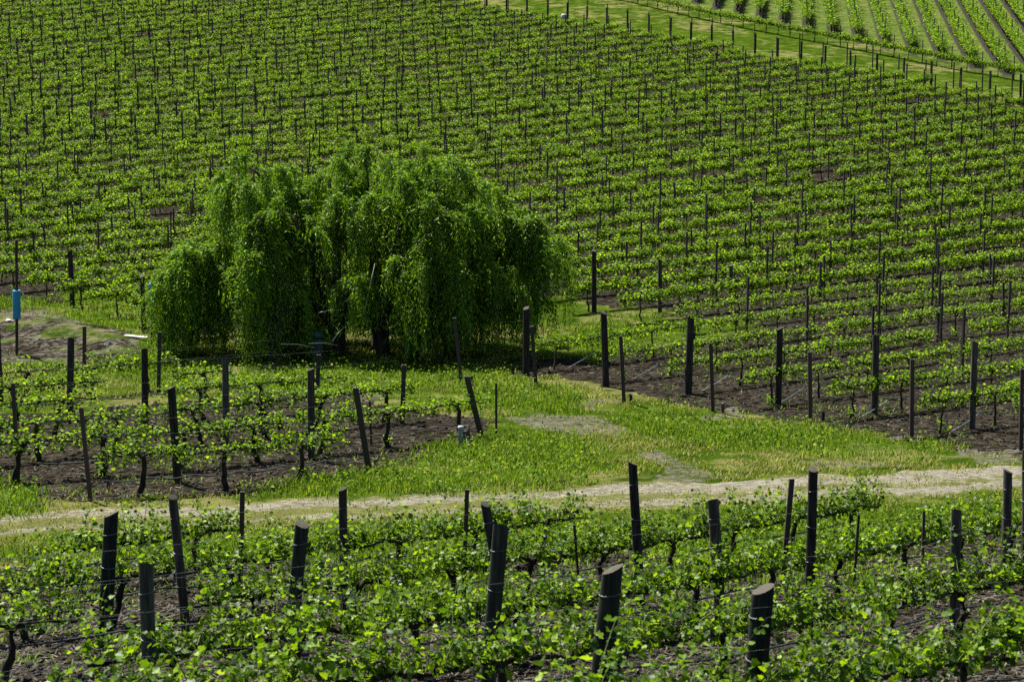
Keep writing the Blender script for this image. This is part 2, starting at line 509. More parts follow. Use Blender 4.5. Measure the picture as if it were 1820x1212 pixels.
# ------------------------------------------------------------------ leaves, shoots, vines
def lobed_leaf():
    """a five-lobed vine leaf, unit size, folded on its midrib, stalk at the origin, tip towards +Y"""
    pts = [(0, 0), (.22, -.12), (.50, .02), (.40, .22), (.62, .46), (.34, .56), (.24, .74), (0, 1.0),
           (-.24, .74), (-.34, .56), (-.62, .46), (-.40, .22), (-.50, .02), (-.22, -.12)]
    v = [(0, .38, -.03)]
    for x, y in pts: v.append((x, y, .22 * abs(x) - .12 * max(y - .5, 0) + .05 * math.sin(7 * x + 5 * y)))
    f = [(0, i, i % 14 + 1) for i in range(1, 15)]
    return np.array(v), np.array([(a, b, c) for a, b, c in f])
def simple_leaf():
    v = [(0, 0, 0), (.5, .25, .14), (.36, .72, .10), (0, 1, -.06), (-.36, .72, .10), (-.5, .25, .14), (0, .45, -.04)]
    f = [(6, 0, 1), (6, 1, 2), (6, 2, 3), (6, 3, 4), (6, 4, 5), (6, 5, 0)]
    return np.array(v), np.array(f)
def willow_leaf():
    v = [(0, 0, 0), (.12, .45, .03), (0, 1, 0), (-.12, .45, .03)]
    return np.array(v), np.array([(0, 1, 2), (0, 2, 3)])
LOBED, SIMPLE, WILLOW = lobed_leaf(), simple_leaf(), willow_leaf()

def rot_from(dirv, nrm):
    """rows: x,y,z axes with y along dirv and z near nrm (arrays n,3)"""
    y = dirv / np.linalg.norm(dirv, axis=1, keepdims=True)
    x = np.cross(y, nrm); x /= np.maximum(np.linalg.norm(x, axis=1, keepdims=True), 1e-6)
    z = np.cross(x, y)
    return np.stack([x, y, z], 2)          # columns are axes

def scatter(tmpl, pos, Rm, size):
    tv, tf = tmpl
    n, k = len(pos), len(tv)
    v = np.einsum('nij,kj->nki', Rm, tv) * size[:, None, None] + pos[:, None, :]
    f = tf[None] + (np.arange(n) * k)[:, None, None]
    return v.reshape(-1, 3), f.reshape(-1, 3)

def unit(n, g):
    v = g.normal(size=(n, 3)); return v / np.linalg.norm(v, axis=1, keepdims=True)

def foliage_mid(seed, n_spur=17, thin=1.0):
    """leafy band of one vine of the field: cordon along X at z = .74"""
    g = np.random.default_rng(seed)
    pos, dr = [], []
    env = .25 + 1.0 * vnoise(np.linspace(-.86, .86, n_spur) * 3.7 + seed * 5.3, np.full(n_spur, 1.7), seed)
    for i, sx in enumerate(np.linspace(-.84, .84, n_spur)):
        for s in range((3 if thin == 1 else 2) + (g.random() < .6)):
            L = (.13 + .27 * g.random()) * env[i] * (1.25 if thin < 1 else 1.35)
            L *= thin
            d = np.array([g.normal(0, .5), g.normal(0, .62 if thin < 1 else .78), 1.0]); d /= np.linalg.norm(d)
            b = np.array([sx + g.normal(0, .03), g.normal(0, .03), .74 + g.normal(0, .02)])
            L *= 1.18 - .62 * (sx / .84) ** 2
            nl = int(4 + L * (34 if thin < 1 else 27))
            for q in range(nl):
                t = (q + .6) / nl
                pos.append(b + d * L * t + g.normal(0, .04, 3) - np.array([0, 0, .14 * (g.random() < .35)]))
                dr.append(g.normal(0, 1, 3) * np.array([1, 1, .45]))
    pos = np.array(pos); dr = np.array(dr); n = len(pos)
    nrm = unit(n, g) * .8 + np.array([-.25, .2, .85])
    v, f = scatter(SIMPLE, pos, rot_from(dr, nrm), (.040 if thin < 1 else .054) + .040 * g.random(n))
    return mesh_np('foliage', v, f, M['leaf'])

def trunk_mesh(seed, h=.74, r=.024, arm=.8, name='trunk', stake=True):
    g = random.Random(seed); b = MB()
    ln_ = g.gauss(0, .35) * r
    pts = [(ln_ * (6 - i) + g.gauss(0, .025) * (1 if i else .3), g.gauss(0, .025), -.08 + (h + .08) * i / 6) for i in range(7)]
    b.tube(pts, [r * (1.35 - .5 * i / 6 + g.uniform(-.08, .12)) for i in range(7)], 6)
    return b.mesh(name, M['bark'])
def cordon_mesh(seed, h=.74, r=.017, arm=.83):
    g = random.Random(seed + 50); b = MB()
    for s in (-1, 1):
        pts = [(0, 0, h - .06)] + [(s * arm * t, g.gauss(0, .012), h + .02 * math.sin(5 * t) + g.gauss(0, .008)) for t in (.1, .3, .5, .7, .9, 1)]
        b.tube(pts, [r * (1.3 - .6 * i / 6) for i in range(7)], 5)
        for q in range(7):
            x = s * arm * (q + .5) / 7
            b.tube([(x, 0, h), (x + g.gauss(0, .01), g.gauss(0, .015), h + .06)], [.009, .007], 4)
    return b.mesh('cordon', M['bark'])

MIDF = [foliage_mid(100 + i) for i in range(8)]
FARF = None
THINF = [foliage_mid(300 + i, 17, .8) for i in range(8)]
MIDT = [trunk_mesh(i) for i in range(4)]
MIDC = [cordon_mesh(i) for i in range(3)]
def sucker_mesh(seed):
    g = np.random.default_rng(seed); n = 26
    pos = np.stack([g.normal(0, .07, n), g.normal(0, .07, n), .03 + .22 * g.random(n)], 1)
    v, f = scatter(SIMPLE, pos, rot_from(g.normal(0, 1, (n, 3)) * [1, 1, .4], unit(n, g) * .7 + [0, 0, .8]), .05 + .04 * g.random(n))
    return mesh_np('sucker_leaves', v, f, M['leaf'])
SUCK = [sucker_mesh(i) for i in range(3)]

# foreground shoots
def shoot_data(seed):
    g = np.random.default_rng(seed)
    L = .25 + .33 * g.random()
    bend = g.normal(0, .22, 2)
    path = lambda t: np.array([bend[0] * t * t * L * 1.6, bend[1] * t * t * L * 1.6, L * t * (1 - .18 * t * abs(bend).sum())])
    leaves = []
    nl = int(12 + L * 24)
    for q in range(nl):
        t = (q + .4) / nl
        a = q * 2.4 + g.normal(0, .5)
        out = np.array([math.cos(a), math.sin(a), .15 + g.normal(0, .35)])
        size = (.060 - .028 * t ** 2) * (.75 + .5 * g.random())
        pos = path(t) + out / np.linalg.norm(out) * (.045 + .04 * g.random()) * (1.2 - .6 * t)
        nrm = np.array([out[0] * .3, out[1] * .3, .6]) + unit(1, g)[0] * .8
        dirv = out * np.array([1, 1, .5]) + np.array([0, 0, -.35 + .5 * t]) + g.normal(0, .25, 3)
        leaves.append((pos, dirv, nrm, size))
    return L, path, leaves
SH = [shoot_data(500 + i) for i in range(9)]
def shoot_mesh(i, keep=None):
    L, path, lv = SH[i]
    sel = [q for q in range(len(lv)) if keep is None or keep(q)]
    pos = np.array([lv[q][0] for q in sel]); dr = np.array([lv[q][1] for q in sel]); nm = np.array([lv[q][2] for q in sel]); sz = np.array([lv[q][3] for q in sel])
    v, f = scatter(LOBED, pos, rot_from(dr, nm), sz)
    # stem: a thin three-sided tube
    pts = [path(t) for t in np.linspace(0, 1, 6)]
    sv = []
    for j, p in enumerate(pts):
        rd = .0045 * (1.2 - .8 * j / 5)
        for a in range(3): sv.append(p + rd * np.array([math.cos(a * 2.09), math.sin(a * 2.09), 0]))
    sv = np.array(sv); sf = []
    for j in range(5):
        for a in range(3):
            q = j * 3; a2 = (a + 1) % 3
            sf += [(q + a, q + a2, q + 3 + a2), (q + a, q + 3 + a2, q + 3 + a)]
    v2 = np.concatenate([v, sv]); f2 = np.concatenate([f, np.array(sf) + len(v)])
    me = mesh_np('shoot', v2, f2, M['leaf_near'])
    me.materials.append(M['shoot'])
    mi = np.zeros(len(f2), np.int32); mi[len(f):] = 1
    me.polygons.foreach_set('material_index', mi)
    return me
SHM = [shoot_mesh(i) for i in range(9)]
SHM_PART = [shoot_mesh(i, lambda q: q % 2 == 1) for i in range(9)]
LEAFM = mesh_np('leaf', LOBED[0], LOBED[1], M['leaf_near'])
NEART = [trunk_mesh(20 + i, .55, .036) for i in range(4)]
LEFTT = [trunk_mesh(40 + i, .74, .048) for i in range(4)]
NEARC = [cordon_mesh(20 + i, .55, .024) for i in range(3)]

def frame(x, y, d2):
    """orientation of a vine: local X along the row and up its slope"""
    e = .7
    z1 = hz1(x + d2[0] * e, y + d2[1] * e); z0 = hz1(x - d2[0] * e, y - d2[1] * e)
    return (0, -math.atan2(z1 - z0, 2 * e), math.atan2(d2[1], d2[0]))

# ---- lay out every vine position: (x, y, dir, block, row, order key)
vines = []
def add_row(block, row, pts, d):
    for i, (x, y) in enumerate(pts): vines.append(dict(x=x, y=y, d=d, block=block, row=row, i=i))
g = np.random.default_rng(3)
# big field
WILLOW_C = (-4.1, 58.0)
def near_willow(x, y, m=0):
    return ((x - WILLOW_C[0] + .2) / (6.2 + m)) ** 2 + ((y - WILLOW_C[1]) / (4.2 + m)) ** 2 < 1
main_rows = {}
for k in range(-3, 62):
    r0 = .0 if k <= 5 else (7.5 if k <= 8 else (-5.4 if k <= 14 else -5.4 - (k - 14) * 9))
    r0 = max(r0, -70)
    r = r0 - (.95 if k <= 5 else 0.8); pts = []
    while r < rend(k) - .6:
        x, y = unlat(k, r + g.normal(0, .06))
        if abs(x / y) < .33 and not near_willow(x, y) and g.random() > .004: pts.append((x, y))
        r += VS
    main_rows[k] = pts
    add_row('main', k, pts, R)
for k in range(1, 7):
    r = -20.3 if k > 1 else -19.2; pts = []
    stop = {1: -14.3, 2: -9.9, 3: -9.9, 4: -10.0, 5: -11.5, 6: -11.8}[k]
    while r < stop:
        x, y = unlat(k, r + g.normal(0, .08))
        if not near_willow(x, y) and g.random() > .04: pts.append((x, y))
        r += VS
    add_row('left', k, pts, R)
for j, y0 in enumerate(FROWS):
    pts = []
    s = -14 + .3 * j
    while s < 16:
        q = np.array([0, y0]) + R2 * s
        x, y = float(q[0]), float(q[1])
        a, b_, _ = proj(x, y, hz1(x, y)); lo = track_edges(a)[1]
        if y > 11.3 and b_ > lo + 66 and abs(x / y) < .36 and g.random() > .05: pts.append((x, y))
        s += 1.5 + g.normal(0, .05)
    add_row('fore', j, pts, R2)
# the single row across the top of the lane, and the far block
pts = []
pA = np.array(at(1860, 153)); pB = np.array(at(1050, -12)); Ld = np.linalg.norm(pB - pA); dB = (pB - pA) / Ld
s = 0
while s < Ld:
    q = pA + dB * s; pts.append((float(q[0]), float(q[1]))); s += VS
add_row('cross', 0, pts, dB)
for j in range(-9, 16):
    base = B0 + BPER * BSP * j
    # start of the row: on the line a few metres past the cross row
    t0 = np.arange(-80, 140, .25)
    qx = base[0] + BDIR[0] * t0; qy = base[1] + BDIR[1] * t0
    kq, rq = lat(qx, qy)
    i0 = int(np.argmax(rq > bstart(kq))); pts = []
    for s in np.arange(t0[i0], t0[i0] + 120, 1.15):
        q = base + BDIR * (s + g.normal(0, .05))
        a, b_, _ = proj(q[0], q[1], hz1(q[0], q[1]) + 1)
        if abs(q[0] / q[1]) < .33 and b_ > -120: pts.append((float(q[0]), float(q[1])))
    add_row('back', j, pts, BDIR)

X = np.array([v['x'] for v in vines]); Y = np.array([v['y'] for v in vines]); Zg = hz(X, Y)
vis = seen(X, Y, 25)
depth = proj(X, Y, Zg)[2]
depth_eff = np.where(vis, depth, 1e9)
# the block in the foreground always counts; then nearest first
order = np.argsort(depth_eff)
solo = set(int(i) for i in order[:300] if vis[i])

fore_names = {0: 'nearest row', 1: 'second nearest row', 2: 'third nearest row', 3: 'fourth nearest row', 4: 'fifth nearest row', 5: 'back row'}
def vine_label(v, n):
    if v['block'] == 'fore':
        return f"bushy grapevine, {ordn(n)} from left in the {fore_names[v['row']]} of the foreground plot"
    if v['block'] == 'left':
        return f"gnarled grapevine, {ordn(n)} from left in {ordn(v['row'])} row of the small plot left of the lane"
    return f"slender grapevine, {ordn(n)} from the left in {ordn(v['row'] + 4)} row of the big hillside field"

counts = {}
first_mid = []
near_leaf_budget = 16
g = np.random.default_rng(11)
used_rows = {}
for i, v in enumerate(vines):
    if i not in solo: continue
    key = (v['block'], v['row']); counts[key] = counts.get(key, 0) + 1
rowlist = sorted(set(r for b_, r in counts if b_ == 'main'))
rowrank = {r: q + 1 for q, r in enumerate(rowlist)}
leftrank = {r: q + 1 for q, r in enumerate(sorted(set(r for b_, r in counts if b_ == 'left')))}
forerank = {r: q for q, r in enumerate(sorted(set(r for b_, r in counts if b_ == 'fore')))}
nf = len(forerank)
cnt = {}
near_sorted = [int(i) for i in order if int(i) in solo and vines[int(i)]['block'] == 'fore'][:near_leaf_budget]
for i, v in enumerate(vines):
    if i not in solo: continue
    key = (v['block'], v['row']); cnt[key] = n = cnt.get(key, 0) + 1
    x, y = v['x'], v['y']
    root = bpy.data.objects.new('grapevine', None); COL.objects.link(root)
    root.empty_display_size = .2
    root.location = (x, y, hz1(x, y)); root.rotation_euler = frame(x, y, v['d'])
    if g.random() < .5: root.rotation_euler.z += math.pi; root.rotation_euler.y *= -1
    s = .88 + .26 * g.random()
    if v['block'] == 'fore':
        fr_ = forerank[v['row']]
        rn = 'nearest row' if fr_ == 0 else ('back row' if fr_ == nf - 1 else f'{ordn(fr_ + 1)} nearest row')
        lab = f'bushy grapevine, {ordn(n)} from left in the {rn} of the foreground plot'
        grp = 'grapevines in the foreground plot'
    elif v['block'] == 'left':
        lab = f'gnarled grapevine, {ordn(n)} from left in {ordn(leftrank[v["row"]])} row of the small plot left of the lane'
        grp = 'grapevines in the small plot left of the lane'
    else:
        lab = f'slender grapevine, {ordn(n)} from left in {ordn(rowrank[v["row"]])} row of the big hillside field'
        grp = 'grapevines in the big hillside field'
    tag(root, lab, 'grapevine', grp)
    if v['block'] == 'fore':
        link('trunk', NEART[int(g.integers(4))], root); link('cordon', NEARC[int(g.integers(3))], root)
        detailed = i in near_sorted
        ns = int(23 + g.integers(9))
        for q in range(ns):
            sx = -.78 + 1.56 * (q + g.random() * .8) / ns
            si = int(g.integers(9))
            tilt = g.normal(0, .38); az = g.random() * 6.283
            sc = (.7 + .55 * g.random())
            sh = link('shoot', SHM_PART[si] if detailed else SHM[si], root, (sx, g.normal(0, .04), .55 + g.normal(0, .04)), (tilt, g.normal(0, .3), az), sc)
            if detailed:
                for qq, (p_, d_, n_, s_) in enumerate(SH[si][2]):
                    if qq % 2 == 0:
                        Rm = rot_from(d_[None], n_[None])[0]
                        lf = bpy.data.objects.new('leaf', LEAFM); COL.objects.link(lf); lf.parent = sh
                        lf.matrix_basis = Matrix.Translation(Vector(p_)) @ Matrix(Rm.tolist()).to_4x4() @ Matrix.Scale(float(s_), 4)
    else:
        big = 1.12 if v['block'] == 'left' else 1.0
        t_ = link('trunk', (LEFTT if v['block'] == 'left' else MIDT)[int(g.integers(4))], root)
        c_ = link('cordon', MIDC[int(g.integers(3))], root)
        fi = int(g.integers(8))
        f_ = link('foliage', (THINF if v['block'] == 'left' or v['row'] < 7 else MIDF)[fi], root, scale=(1.0, s * 1.05 * big, .74 / .74 * 1.0))
        f_['kind'] = 'stuff'
        if g.random() < .3:
            sk = link('sucker_leaves', SUCK[int(g.integers(3))], root); sk['kind'] = 'stuff'
        if v['block'] == 'main' and v['row'] >= 7: first_mid.append((f_, t_, c_))

# ---- the rest of the vines: one mass, instanced from the vines above
rest = [i for i in range(len(vines)) if i not in solo]
proto_f = {}
for f_, t_, c_ in first_mid:
    proto_f.setdefault(f_.data.name, f_)
proto_f = list(proto_f.values())
proto_t = {}
for f_, t_, c_ in first_mid: proto_t.setdefault(t_.data.name, t_)
proto_t = list(proto_t.values())
proto_c = [first_mid[0][2]]
def gn_vines(name, ids, label):
    n = len(ids)
    me = bpy.data.meshes.new(name)
    co = np.array([[vines[i]['x'], vines[i]['y'], 0] for i in ids]); co[:, 2] = hz(co[:, 0], co[:, 1])
    me.vertices.add(n); me.vertices.foreach_set('co', co.astype(np.float32).ravel())
    rot = np.array([frame(vines[i]['x'], vines[i]['y'], vines[i]['d']) for i in ids])
    a = me.attributes.new('rot', 'FLOAT_VECTOR', 'POINT'); a.data.foreach_set('vector', rot.astype(np.float32).ravel())
    vig = vnoise(co[:, 0] / 6, co[:, 1] / 6, 44)
    sc = np.stack([.9 + .2 * g.random(n), .75 + .4 * g.random(n) + .35 * vig, .88 + .2 * g.random(n) + .14 * vig], 1)
    for q, i in enumerate(ids):
        if vines[i]['block'] == 'back': sc[q] = (1.1, 1.7, 1.2)
        if vines[i]['block'] == 'cross': sc[q] = (1.0, 1.3, 1.05)
    a = me.attributes.new('sc', 'FLOAT_VECTOR', 'POINT'); a.data.foreach_set('vector', sc.astype(np.float32).ravel())
    a = me.attributes.new('pick', 'INT', 'POINT'); a.data.foreach_set('value', g.integers(0, 1000, n).astype(np.int32))
    o = link(name, me); tag(o, label, 'grapevines', None, 'stuff')
    ng = bpy.data.node_groups.new(name + '_nodes', 'GeometryNodeTree')
    ng.interface.new_socket('Geometry', in_out='INPUT', socket_type='NodeSocketGeometry')
    ng.interface.new_socket('Geometry', in_out='OUTPUT', socket_type='NodeSocketGeometry')
    N = ng.nodes; Lk = ng.links
    gi = N.new('NodeGroupInput'); go = N.new('NodeGroupOutput')
    def named(nm, ty):
        d = N.new('GeometryNodeInputNamedAttribute'); d.data_type = ty; d.inputs['Name'].default_value = nm
        return d.outputs['Attribute']
    jo = N.new('GeometryNodeJoinGeometry')
    for protos in (proto_f, proto_t, proto_c):
        ji = N.new('GeometryNodeJoinGeometry')
        for p in protos:
            oi = N.new('GeometryNodeObjectInfo'); oi.transform_space = 'ORIGINAL'
            oi.inputs['Object'].default_value = p; oi.inputs['As Instance'].default_value = True
            Lk.new(oi.outputs['Geometry'], ji.inputs[0])
        ip = N.new('GeometryNodeInstanceOnPoints')
        Lk.new(gi.outputs[0], ip.inputs['Points']); Lk.new(ji.outputs[0], ip.inputs['Instance'])
        ip.inputs['Pick Instance'].default_value = True
        Lk.new(named('pick', 'INT'), ip.inputs['Instance Index'])
        er = N.new('FunctionNodeEulerToRotation'); Lk.new(named('rot', 'FLOAT_VECTOR'), er.inputs[0])
        Lk.new(er.outputs[0], ip.inputs['Rotation'])
        Lk.new(named('sc', 'FLOAT_VECTOR'), ip.inputs['Scale'])
        Lk.new(ip.outputs[0], jo.inputs[0])
    Lk.new(jo.outputs[0], go.inputs[0])
    md = o.modifiers.new('vines', 'NODES'); md.node_group = ng
    return o
gn_vines('far_grapevines', [i for i in rest if vines[i]['block'] in ('main', 'left', 'fore')], 'rows of distant grapevines covering the rising hillside behind the willow')
gn_vines('cross_row_grapevines', [i for i in rest if vines[i]['block'] == 'cross'], 'single low row of vines edging the grass lane at top right')
gn_vines('upper_block_grapevines', [i for i in rest if vines[i]['block'] == 'back'], 'vine rows running uphill in the upper right block with mown lanes')

# ------------------------------------------------------------------ posts and stakes
def post_mesh(name, h, d, lean, mat, seed, sides=12, slant=.22):
    """round post: base at origin (buried .3), top leaning by lean (x, y)"""
    gg = random.Random(seed); b = MB()
    n = 6
    prof = [1 + gg.uniform(-.06, .06) for _ in range(sides)]
    for i in range(n + 1):
        t = i / n; z = -.3 + (h + .3) * t
        lx = lean[0] * (z / h); ly = lean[1] * (z / h)
        r = d / 2 * (1.04 - .08 * t)
        for j in range(sides):
            a = 2 * math.pi * j / sides
            zz = z + (slant * d * math.cos(a + seed) if i == n else 0)
            rr_ = r * prof[j] * (1 + gg.uniform(-.015, .015))
            b.v.append(Vector((lx + rr_ * math.cos(a), ly + rr_ * math.sin(a), zz)))
    for i in range(n):
        for j in range(sides):
            q = i * sides; j2 = (j + 1) % sides
            b.f.append((q + j, q + j2, q + sides + j2, q + sides + j))
    me = b.mesh(name, mat)
    # the sawn top
    t = MB(); c = Vector((lean[0], lean[1], h + .006)); t.v.append(c)
    for j in range(sides):
        p = b.v[n * sides + j]; t.v.append(Vector((p.x, p.y, p.z + .002)))
    for j in range(sides): t.f.append((0, 1 + j, 1 + (j + 1) % sides))
    return me, t.mesh('cut_top', M['endgrain'], False)

def place_post(name, px_t, py_t, px_b, py_b, w, mat, label, cat, group, ly=0.0, xy=None, ties=False):
    b = at(px_b, py_b) if xy is None else np.array(xy)
    z = hz1(b[0], b[1]); dep = proj(b[0], b[1], z)[2]
    h = (py_b - py_t) * dep / F / cp; lx = (px_t - px_b) * dep / F
    d = w * dep / F
    me, top = post_mesh('post_body', h, d, (lx, ly), mat, int(px_b) % 97)
    o = link(name, me, None, (b[0], b[1], z)); tag(o, label, cat, group)
    link('cut_top', top, o)
    if ties:
        for hf in (.38, .62, .86):
            cxx, cyy, czz = lx * hf, ly * hf, h * hf; rr_ = d / 2 * 1.06
            ring = [(cxx + rr_ * math.cos(t), cyy + rr_ * math.sin(t), czz + .012 * math.sin(t * 1.0 + hf * 9)) for t in np.linspace(0, 6.283, 15)]
            link('wire_tie', MB().tube(ring, .0035, 4, False).mesh('wire_tie', M['wire']), o)
    return o, b, h

fg_posts = [
    (206, 910, 185, 1155, 26, 'wood_green', 'thick leaning wooden post, leftmost large post of the foreground plot'),
    (269, 997, 271, 1345, 26, 'wood_green', 'upright thick wooden post with pale top, near the lower left corner'),
    (541, 928, 514, 1165, 25, 'wood_green', 'thick wooden post leaning right between the two leftmost and the centre post'),
    (891, 930, 866, 1225, 29, 'wood_green', 'thick wooden post leaning right at bottom centre with wire staples'),
    (1087, 1006, 1058, 1310, 38, 'wood_green', 'mossy thick wooden post leaning right, second from right of nearest posts'),
    (1350, 1040, 1330, 1370, 40, 'wood_green', 'widest mossy wooden post, cut by the bottom edge right of centre'),
    (314, 880, 333, 1140, 16.5, 'wood', 'slim wooden post leaning left, overlapping the track at left'),
    (612, 866, 613, 1100, 16, 'wood', 'slim upright wooden post left of centre in the foreground plot'),
    (863, 893, 902, 1120, 17.5, 'wood', 'left-leaning wooden post half hidden behind the centre post'),
    (1122, 821, 1139, 1078, 17, 'wood', 'tall slim wooden post leaning left, right of centre, overlapping the track'),
    (1264, 886, 1281, 1110, 19.5, 'wood', 'wooden post leaning slightly left between the tall slim post and the paired posts'),
    (1439, 831, 1438, 1098, 17.4, 'wood', 'tall upright wooden post beside a thin stake, overlapping the track at right'),
    (1692, 904, 1695, 1125, 19, 'wood', 'upright wooden post with wires, lower right of the foreground plot'),
    (1783, 835, 1787, 1052, 16.5, 'wood', 'upright wooden post near the right edge of the foreground plot'),
    (1815, 800, 1824, 1032, 17, 'wood', 'wooden post cut by the right edge of the picture above the track'),
]
POSTINFO = {}
for q, (a, b_, c, d, w, mt, lab) in enumerate(fg_posts):
    POSTINFO[q] = place_post('wooden_post', a, b_, c, d, w, M[mt], lab, 'post', 'wooden posts of the foreground plot', ties=True)
place_post('post_stub', 1116, 1104, 1108, 1170, 19, M['wood'], 'short dark wooden stub behind the mossy leaning post', 'post', None)

# thick end posts of the field and the small plot
ENDW = 'thick wooden field post, '
end_posts = [
    (1727, 608, 1727, 762, 12.2, ENDW + 'rightmost of the front line'),
    (1553, 597, 1554, 737, 12.3, ENDW + 'second from right of the front line'),
    (1383, 584, 1383, 718, 12.0, ENDW + 'third from right of the front line'),
    (1226, 566, 1223, 700, 13.6, ENDW + 'fourth from right of the front line'),
    (1072, 556, 1077, 687, 12.0, ENDW + 'fifth from right, with pale rim'),
    (935, 548, 935, 667, 11.5, ENDW + 'standing before the right side of the willow'),
    (1055, 446, 1056, 556, 8.5, ENDW + 'behind the fifth, right of the willow'),
    (1172, 463, 1173, 556, 7.5, ENDW + 'short one right of the willow'),
    (1298, 472, 1298, 547, 7.5, ENDW + 'farthest right of the three beyond the willow'),
    (255, 492, 256, 592, 8.5, ENDW + 'at the left edge of the willow'),
    (128, 447, 129, 546, 9.5, ENDW + 'left of the willow beside yellow weeds'),
]
END_OBJ = []
for a, b_, c, d, w, lab in end_posts:
    END_OBJ.append(place_post('wooden_post', a, b_, c, d, w, M['wood'], lab, 'post', 'thick end posts of the big field'))
sp_posts = [
    (131, 602, 124, 747, 12.7, 'thick wooden post leaning right, leftmost in the small left plot'),
    (261, 621, 258, 757, 11.8, 'thick wooden post, second from left in the small left plot'),
    (404, 638, 402, 792, 12.2, 'thick wooden post in the small left plot before the willow curtain'),
    (555, 656, 554, 816, 12.6, 'thick wooden post, rightmost wide post in the small left plot'),
    (309, 688, 316, 857, 15.0, 'widest wooden post of the small left plot, nearest the track'),
    (1, 580, 2, 720, 9, 'wooden post cut by the left edge of the picture'),
]
for a, b_, c, d, w, lab in sp_posts:
    place_post('wooden_post', a, b_, c, d, w, M['wood'], lab, 'post', 'thick posts of the small left plot')

def stake_mesh(h, w, lean, seed=0):
    """steel stake: an open channel section with notches, base at the origin"""
    b = MB(); s = w / 2; t = w * .28
    prof = [(-s, -s), (s, -s), (s, s * .6), (s - t, s * .6), (s - t, -s + t), (-s + t, -s + t), (-s + t, s * .6), (-s, s * .6)]
    for z in (-.3, 0, h * .5, h):
        for x, y in prof: b.v.append(Vector((x + lean[0] * max(z, 0) / h, y + lean[1] * max(z, 0) / h, z)))
    for i in range(3):
        for j in range(8):
            q = i * 8; j2 = (j + 1) % 8
            b.f.append((q + j, q + j2, q + 8 + j2, q + 8 + j))
    b.f.append(tuple(24 + j for j in range(8)))
    return b.mesh('stake', M['steel'], False)

def place_stake(px_t, py_t, px_b, py_b, w, label, group, xy=None):
    b = at(px_b, py_b) if xy is None else np.array(xy)
    z = hz1(b[0], b[1]); dep = proj(b[0], b[1], z)[2]
    h = (py_b - py_t) * dep / F / cp; lx = (px_t - px_b) * dep / F
    o = link('steel_stake', stake_mesh(h, w * dep / F, (lx, 0)), None, (b[0], b[1], z), (0, 0, 0))
    tag(o, label, 'stake', group)
    return o
fg_stakes = [
    (435, 871, 427, 1052, 8, 'thin rusty stake overlapping the track left of centre'),
    (831, 867, 824, 1064, 7.5, 'thin rusty stake with pale wire bands, left of the centre post'),
    (1403, 848, 1390, 1045, 9, 'thin rusty stake leaning right beside the tall upright post'),
    (106, 980, 108, 1110, 4.5, 'very thin stake among leaves at the far left of the foreground plot'),
    (1020, 930, 1032, 1080, 4.5, 'very thin stake leaning left among leaves right of the centre post'),
    (1522, 912, 1515, 1075, 4.5, 'very thin stake in the grassy gap right of the paired posts'),
    (1637, 905, 1637, 1070, 4.5, 'very thin stake left of the lower right wooden post'),
]
for s in fg_stakes: place_stake(*s, 'thin stakes of the foreground plot')
ST = 'thin rusty row-end stake, '
main_stakes = [
    (1617, 638, 1620, 776, 7, ST + 'rightmost but one in the big field'),
    (1811, 655, 1814, 800, 7, ST + 'by the right edge of the picture'),
    (1436, 625, 1440, 755, 7, ST + 'before the second thick post from right'),
    (1261, 610, 1267, 731, 6.5, ST + 'before the third thick post from right'),
    (1102, 597, 1109, 716, 6.5, ST + 'leftmost with pale patch at its foot'),
    (945, 580, 953, 688, 6.5, ST + 'beside the post before the willow'),
    (808, 565, 820, 680, 6, 'thin dark stake standing before the dark middle of the willow'),
]
for s in main_stakes: place_stake(*s, 'stakes at the near row ends of the big field')
LS = 'thin stake in the small left plot, '
left_stakes = [
    (30, 680, 33, 856, 6.5, LS + 'leftmost, standing in bare earth'),
    (150, 723, 161, 890, 7, LS + 'nearest the track at left'),
    (634, 688, 657, 843, 10, 'wide leaning stake at the right end of the small left plot'),
    (830, 668, 856, 778, 10, 'strongly leaning post wrapped in leaves beside the lane'),
    (719, 648, 715, 752, 8, LS + 'upright beside the lane'),
    (568, 630, 563, 742, 7, LS + 'just behind the rightmost wide post'),
    (882, 680, 882, 775, 4, 'very thin upright stake alone in the lane grass'),
    (287, 590, 282, 700, 6, LS + 'below the hanging curtain of the willow'),
    (153, 580, 150, 662, 6, LS + 'rising behind the leftmost thick post'),
    (658, 712, 660, 790, 3.5, LS + 'very thin beside the wide leaning stake'),
]
for s in left_stakes: place_stake(*s, 'stakes of the small left plot')
# short anchor stubs by the row ends
for q, (a, b_, lab) in enumerate([((1121, 700), (1121, 714), 'short anchor stub beside the leftmost rusty lane stake'), ((1284, 716), (1285, 733), 'short anchor stub beside the stake before the third thick post'),
                  ((1463, 732), (1463, 748), 'short anchor stub beside the stake before the second thick post'), ((838, 668), (838, 680), 'small anchor stub behind the strongly leaning post'),
                  ((193, 845), (192, 870), 'short leaning stub between vines of the small left plot')]):
    place_post('anchor_stub', a[0], a[1], b_[0], b_[1], 6, M['wood'], lab, 'stub', 'anchor stubs at row ends')

